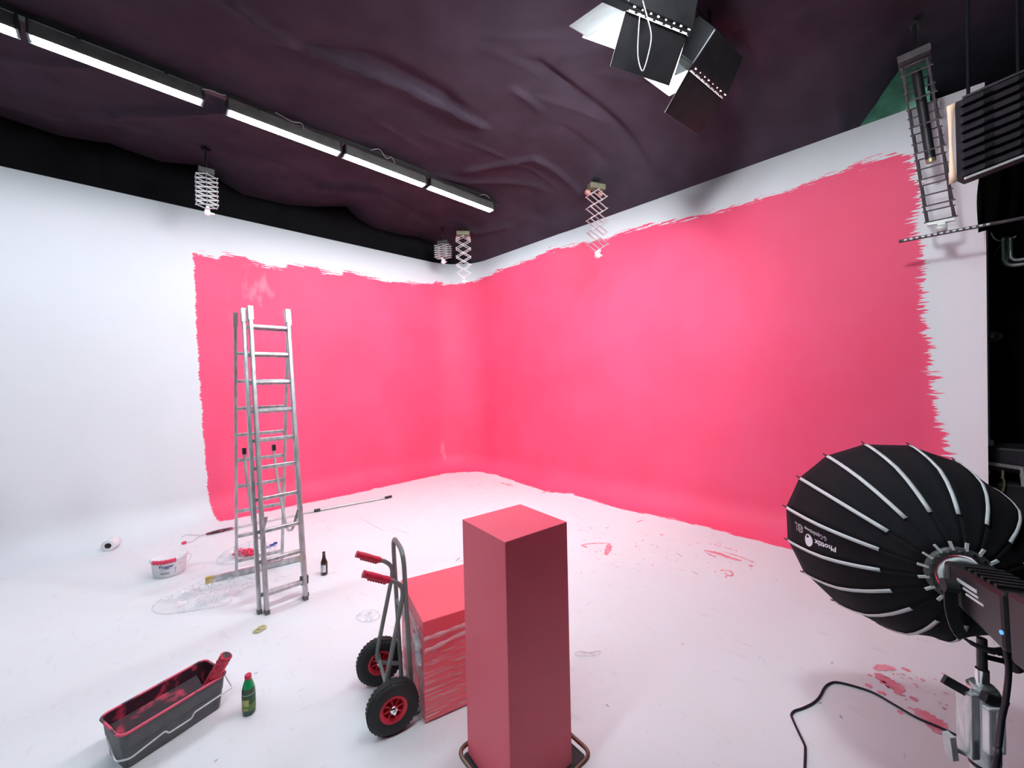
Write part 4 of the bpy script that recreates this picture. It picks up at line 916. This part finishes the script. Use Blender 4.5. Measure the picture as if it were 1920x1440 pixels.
def tub_text(txt, a_mid, half, z0, h_, m, bold=.0):
    vs, fs = text_mesh(txt, bold); mb_ = MB(); out = []
    for v in vs:
        a = a_mid - half + 2 * half * v.x; z_ = z0 + v.y * h_; r_ = .122 + (z_ - .006) / .144 * .012 + .0015; out.append(tc_ + V((math.cos(a) * r_, math.sin(a) * r_, z_)))
    return mb_.add(out, fs).build('printed_name', m, tn)
tub_text('Flügger', tow - .18, .42, .098, .038, M['print_blue'], .02)
pl_ = MB()
for a0, a1, z0_, z1_ in ((-.55, -.05, .05, .056), (-.55, .0, .036, .046), (.30, .36, .062, .088), (.30, .35, .035, .052), (-.55, .1, .082, .085), (.5, .75, .108, .112)):
    s_ = MB().grid([[tc_ + V((math.cos(tow + a) * (.1235 + z_ * .083), math.sin(tow + a) * (.1235 + z_ * .083), z_)) for z_ in (z0_, z1_)] for a in np.linspace(a0, a1, 6)]); pl_.add(s_.v, s_.f)
pl_.build('printed_lines', M['print_grey'], tn)
MB().tube(smooth_path([tc_ + V((math.cos(tow + 1.45) * .140, math.sin(tow + 1.45) * .140, .15)), tc_ + V((math.cos(tow + 1.5) * .162, math.sin(tow + 1.5) * .162, .135)), tc_ + V((math.cos(tow + 1.2) * .165, math.sin(tow + 1.2) * .165, .105)), tc_ + V((math.cos(tow + .9) * .152, math.sin(tow + .9) * .152, .10))]), .0035, 6).build('handle', M['wire'], tn)

rl = at(207, 1031, .0); rd_ = (V((.35, .93, 0))).normalized(); rc_ = V((rl.x, rl.y, .062))
ro = thing('paper_roll', 'small white roll lying on the floor at the left, dark hole facing out', 'roll', V((rl.x, rl.y, 0)))
MB().lathe([(.030, .0), (.056, .0), (.061, .004), (.061, .15), (.056, .155), (.03, .155), (.03, 0)], rc_ - rd_ * .05, rd_, 28, caps=False).build('paper', M['whitep'], ro)
MB().lathe([(.0, .03), (.0298, .03), (.0298, .004), (.028, .002), (.028, .028), (0, .028)], rc_ - rd_ * .05, rd_, 20, caps=False).build('core', M['core'], ro)

def pw(x, y, z=.022): return at(x, y, z)
ep = thing('extension_pole', 'long telescopic roller pole lying on the floor behind the ladder', 'pole', (-3.3, -.87, 0))
a_, b_, c_, d_ = pw(427, 992), pw(593, 957), pw(721, 933.5), pw(734, 930.5)
MB().cyl(a_, b_, .0095, 10).build('inner_tube', M['alu'], ep); MB().cyl(b_, c_, .0150, 12).build('outer_tube', M['alu'], ep)
MB().cyl(b_ - (c_ - b_).normalized() * .03, b_ + (c_ - b_).normalized() * .05, .021, 12).build('collar', M['black'], ep); MB().cyl(c_, d_, .0175, 12).build('end_grip', M['black'], ep)
e_ = pw(386, 1001.5)
MB().tube([a_ + (b_ - a_).normalized() * .05, a_, a_.lerp(e_, .3), a_.lerp(e_, .7), e_], [.014, .015, .019, .017, .010], 10).build('handle_grip', M['tray_in'], ep)
wf = MB(); j0 = pw(386, 1001.5); j1 = pw(377, 1003.5, .015)
wf.tube([j0, j1], .006, 6); wf.tube(smooth_path([j1, pw(365, 1003, .012), pw(352, 1002, .010), pw(345, 1004, .008), pw(341, 1006.5, .007)]), .0045, 6); wf.tube(smooth_path([j1, pw(369, 1009, .012), pw(360, 1015.5, .012), pw(349, 1017, .014)]), .0045, 6)
wf.build('fork_wire', M['wire'], ep)
q = pw(345, 1017.5, .018); MB().lathe([(.0, -.025), (.014, -.02), (.018, 0), (.014, .02), (0, .025)], q, (1, .3, 0), 12, caps=False).build('paint_tip', M['paint'], ep)

# ------------------------------------------------------------------ crumpled film and small things on the floor
def sheet(name, label, cat, outline, hmax, seed, rings=14, m='film'):
    r_ = random.Random(seed); pts = [at(x, y, .001) for x, y in outline]; c = sum(pts, V()) / len(pts); N = 72; per = []
    sp_ = smooth_path(pts, 12, closed=True)
    for k in range(N): per.append(sp_[int(k * len(sp_) / N)])
    P = []; ph = [r_.uniform(0, 6.28) for _ in range(6)]; N2 = N
    for k in range(N2 + 1):
        kk = k % N2; th = 2 * math.pi * kk / N2; row = []
        for i in range(rings + 1):
            t = i / rings; p = c.lerp(per[kk], t); wob = math.sin(2 * th + ph[0]) * 2.2
            ridge = 1 - abs(math.sin(4 * th + wob + 2.6 * t + ph[1])); r2 = 1 - abs(math.sin(7 * th - 3.5 * t + ph[2] + wob)); r3 = 1 - abs(math.sin(5 * t + 2 * th * 1.0 + ph[3]))
            env = min(1, 5 * (1 - t)) * min(1, .25 + 2.5 * t); z_ = .003 + hmax * env * (.15 + .5 * ridge ** 2 + .3 * r2 ** 3 + .3 * r3 ** 2 + .18 * r_.random()) * (1 if i else 0) + (hmax * .12 if i == 0 else 0)
            row.append(V((p.x, p.y, z_)))
        row_end = row; P.append(row)
    P[-1] = P[0]; hem = [q[-1] + V((0, 0, .004)) for q in P[:-1]]
    o = MB().grid(P, False).build(name, M[m]); MB().tube(hem, .0024, 5, closed=True).build('film_hem', M['film_edge'], o)
    return tag(o, label, cat)
sheet('plastic_film', 'long crumpled sheet of clear film lying before the foot of the ladder', 'plastic film', [(285, 1143), (303, 1124), (345, 1106), (392, 1083), (428, 1078), (470, 1084), (484, 1095), (452, 1108), (428, 1133), (392, 1141), (312, 1152)], .05, 11)
sheet('plastic_film', 'smaller crumpled clear film behind the ladder, under the pink rag', 'plastic film', [(406, 1056), (420, 1036), (452, 1022), (480, 1016), (515, 1024), (508, 1036), (470, 1046), (438, 1058)], .045, 12)
sheet('film_scrap', 'torn scrap of clear film on the floor left of the hand truck', 'film scrap', [(668, 1158), (684, 1146), (700, 1144), (712, 1154), (704, 1163), (682, 1167)], .025, 13, 6)
sheet('film_scrap', 'thin twisted film strip on the floor right of the tall pedestal', 'film scrap', [(1079, 1226), (1090, 1222), (1104, 1226), (1125, 1222), (1120, 1229), (1098, 1231), (1082, 1230)], .012, 14, 5)
pr0, pr1 = at(452, 1034, .05), at(478, 1041, .03)
rg = thing('pink_rag', 'crumpled bright pink paint rag lying on film under the ladder', 'rag', V((pr0.x, pr0.y, 0)))
crumple('rag_body', M['paint'], (pr0 + pr1) / 2 + V((.02, 0, -.0)), (.085, .04, .032), 21, rg, ((pr1 - pr0).normalized(), (pr1 - pr0).normalized().cross(V((0, 0, 1))), V((0, 0, 1))))
crumple('rag_end', M['paint_thin'], pr0 + V((-.02, .01, 0)), (.05, .045, .03), 22, rg, (V((1, 0, 0)), V((0, 1, 0)), V((0, 0, 1))))
b0, b1 = at(500, 1026, .012), at(514, 1020, .02)
bl = thing('blue_handle', 'small blue plastic handle lying behind the ladder', 'handle', V((b0.x, b0.y, 0)))
MB().tube([b0, b0.lerp(b1, .4), b1], [.009, .014, .011], 8).build('shaft', M['blue'], bl); MB().box(b1 + V((.012, .0, .006)), (.035, .02, .022)).build('tip', M['blue'], bl, bevel=.004)
for (x, y), rr_, zz, lb in (((491, 1178), .030, .012, 'pale yellow tape ring lying flat in front of the ladder, upper of two'), ((483, 1184), .028, .008, 'pale yellow tape ring lying flat in front of the ladder, lower of two')):
    c = at(x, y, zz - .006); tag(MB().lathe([(rr_ * .72, 0), (rr_, 0), (rr_, .012), (rr_ * .72, .012), (rr_ * .72, 0)], c, (.12, .1, 1), 22, caps=False).build('tape_ring', M['ring']), lb, 'tape ring')
# paint strokes on the white floor
def stroke(name, label, paths, m, cat='paint mark'):
    mb_ = MB(); root = thing(name, label, cat, at(*paths[0][0][0])) if name == 'paint_splash' else None
    for pts, wd in paths:
        if root: mb_ = MB()
        pts = smooth_path([at(x, y, .0022) for x, y in pts], 5); n = len(pts); P = []
        for i, p in enumerate(pts):
            t_ = (pts[min(i + 1, n - 1)] - pts[max(i - 1, 0)]).normalized(); s_ = V((-t_.y, t_.x, 0)); f_ = min(1, .35 + 2.5 * min(i, n - 1 - i) / n); jj = 1 + .25 * math.sin(i * 2.3)
            P.append([p + s_ * wd / 2 * f_ * jj, p - s_ * wd / 2 * f_ * jj])
        mb_.grid(P)
        if root: mb_.build('paint_patch', M[m], root)
    return root or tag(mb_.build(name, M[m]), label, cat)
stroke('paint_stroke', 'thin pink hook shaped paint stroke right of the tall pedestal', [([(1090, 1022.5), (1100, 1020), (1120, 1018.5), (1142, 1018.5)], .022), ([(1142, 1018.5), (1141, 1028), (1136, 1041)], .06), ([(1090, 1022.5), (1101, 1026.5)], .03)], 'paint_thin')
stroke('paint_stroke', 'long pink paint streak on the floor near the softbox', [([(1320, 1032), (1345, 1037), (1370, 1046), (1390, 1051.5)], .055), ([(1324, 1036), (1336, 1042), (1343, 1042)], .02)], 'paint_thin')
stroke('paint_stroke', 'hair thin reddish streak beside the long pink streak', [([(1356, 1034), (1385, 1043), (1413, 1054)], .016), ([(1404, 1060), (1412, 1062)], .035)], 'paint_thin')
stroke('paint_ring', 'small pink ring of paint, farther one, near the right wall foot', [([(1340, 1018), (1347, 1016), (1351, 1021), (1347, 1025), (1340, 1025)], .016), ([(1328, 1016), (1335, 1022)], .014)], 'paint_pale')
stroke('paint_ring', 'small pink ring of paint, nearer one, left of the softbox', [([(1360, 1070), (1368, 1070), (1374, 1076), (1370, 1080), (1362, 1077), (1358, 1073)], .018), ([(1351, 1070), (1358, 1068)], .02), ([(1363, 1079), (1360, 1083)], .014)], 'paint_thin')
stroke('paint_stroke', 'faint pale pink smear beside the farther paint ring', [([(1358, 1026), (1375, 1031)], .04)], 'paint_pale')
stroke('paint_stroke', 'short dark pink dab on the floor between the pedestal and the right wall', [([(1238, 1001), (1243, 1004)], .03), ([(1193, 980), (1200, 977), (1207, 975)], .02)], 'paint_thin')
stroke('paint_stroke', 'pink zigzag paint marks at the wall foot right of the corner', [([(938, 905), (962, 911)], .05), ([(958, 902), (970, 899)], .03), ([(1017, 924), (1032, 919)], .05)], 'paint_thin')
sp_paths = []
rs = random.Random(4)
sp_paths += [([(1640, 1255), (1660, 1251), (1680, 1254)], .05), ([(1645, 1262), (1660, 1275), (1680, 1288), (1695, 1297)], .085), ([(1622, 1283), (1636, 1288)], .035), ([(1645, 1296), (1662, 1301)], .03), ([(1690, 1252), (1708, 1259)], .03), ([(1676, 1297), (1692, 1302)], .03), ([(1705, 1306), (1722, 1314)], .03), ([(1626, 1264), (1636, 1268)], .02)]
sp_paths += [([(1715, 1328), (1735, 1342), (1760, 1358), (1775, 1367)], .085), ([(1735, 1345), (1755, 1367), (1766, 1374)], .05), ([(1682, 1333), (1694, 1338)], .03), ([(1725, 1273), (1734, 1276)], .025)]
for _ in range(26):
    x, y = rs.uniform(1650, 1780), rs.uniform(1255, 1330); l_ = rs.uniform(3, 10); sp_paths.append(([(x, y), (x + l_, y + l_ * .4)], rs.uniform(.005, .016)))
stroke('paint_splash', 'patchy pink paint splash on the floor left of the silver stand', sp_paths, 'paint_thin')
fk = MB(); rs = random.Random(9)
for _ in range(190):
    if rs.random() < .6: x, y = rs.gauss(905, 55), 893 + abs(rs.gauss(0, 26)) + 6
    else: x, y = rs.uniform(1080, 1420), rs.uniform(975, 1075)
    if x > 960 and y < 891 + (x - 927) * .252 + 6: continue
    if x < 860 and y < 886 + (860 - x) * .2 + 6: continue
    p = at(x, y, .0018); a = rs.uniform(0, 3.14); l_, w_ = rs.uniform(.006, .03), rs.uniform(.003, .008); d_ = V((math.cos(a), math.sin(a), 0)); s_ = V((-d_.y, d_.x, 0))
    fk.add([p - d_ * l_ - s_ * w_ * .4, p - d_ * l_ * .2 - s_ * w_, p + d_ * l_, p + d_ * l_ * .3 + s_ * w_], [(0, 1, 2, 3)])
tag(fk.build('paint_flecks', M['paint_thin']), 'tiny pink flecks of dried paint on the floor near the corner', 'paint flecks', kind='stuff')
fk = MB()
for x, y in ((297, 978), (310, 955), (281, 970), (277, 983), (277, 989), (287, 977), (245, 1031), (191, 1042), (335, 1092), (328, 1000), (844, 943), (1198, 1031), (1223, 1021), (1188, 1014), (1126, 1033), (1560, 1243), (1538, 1318), (1577, 1344), (405, 1426), (480, 1262), (357, 996), (367, 1024), (377, 880)):
    p = at(x, y, .0018) if y > 960 or x > 600 else None
    if p is None or p.y > -.36: continue
    l_, w_ = rs.uniform(.008, .016), rs.uniform(.004, .008); a = rs.uniform(-.6, .6); d_ = V((math.cos(a), math.sin(a), 0)); s_ = V((-d_.y, d_.x, 0))
    fk.add([p - d_ * l_, p - s_ * w_, p + d_ * l_, p + s_ * w_], [(0, 1, 2, 3)])
tag(fk.build('dirt_specks', M['scuff']), 'scattered grey specks of dirt on the white floor', 'dirt specks', kind='stuff')
stroke('floor_scuff', 'grey scuff marks on the floor left of the tall pedestal', [([(855, 1052), (862, 1045)], .02), ([(862, 1052), (868, 1051)], .012), ([(600, 978), (610, 977)], .012), ([(582, 982), (590, 981)], .008), ([(670, 968), (700, 985), (725, 998)], .006), ([(735, 990), (770, 1002)], .006)], 'scuff', 'scuff')
stroke('floor_scuff', 'faint grey scuff marks on the floor right of the tall pedestal', [([(1268, 1037), (1280, 1044)], .012), ([(1298, 1072), (1309, 1077)], .010), ([(1105, 988), (1110, 992)], .012), ([(1136, 991), (1141, 988)], .014), ([(1136, 1320), (1142, 1326)], .01)], 'scuff', 'scuff')
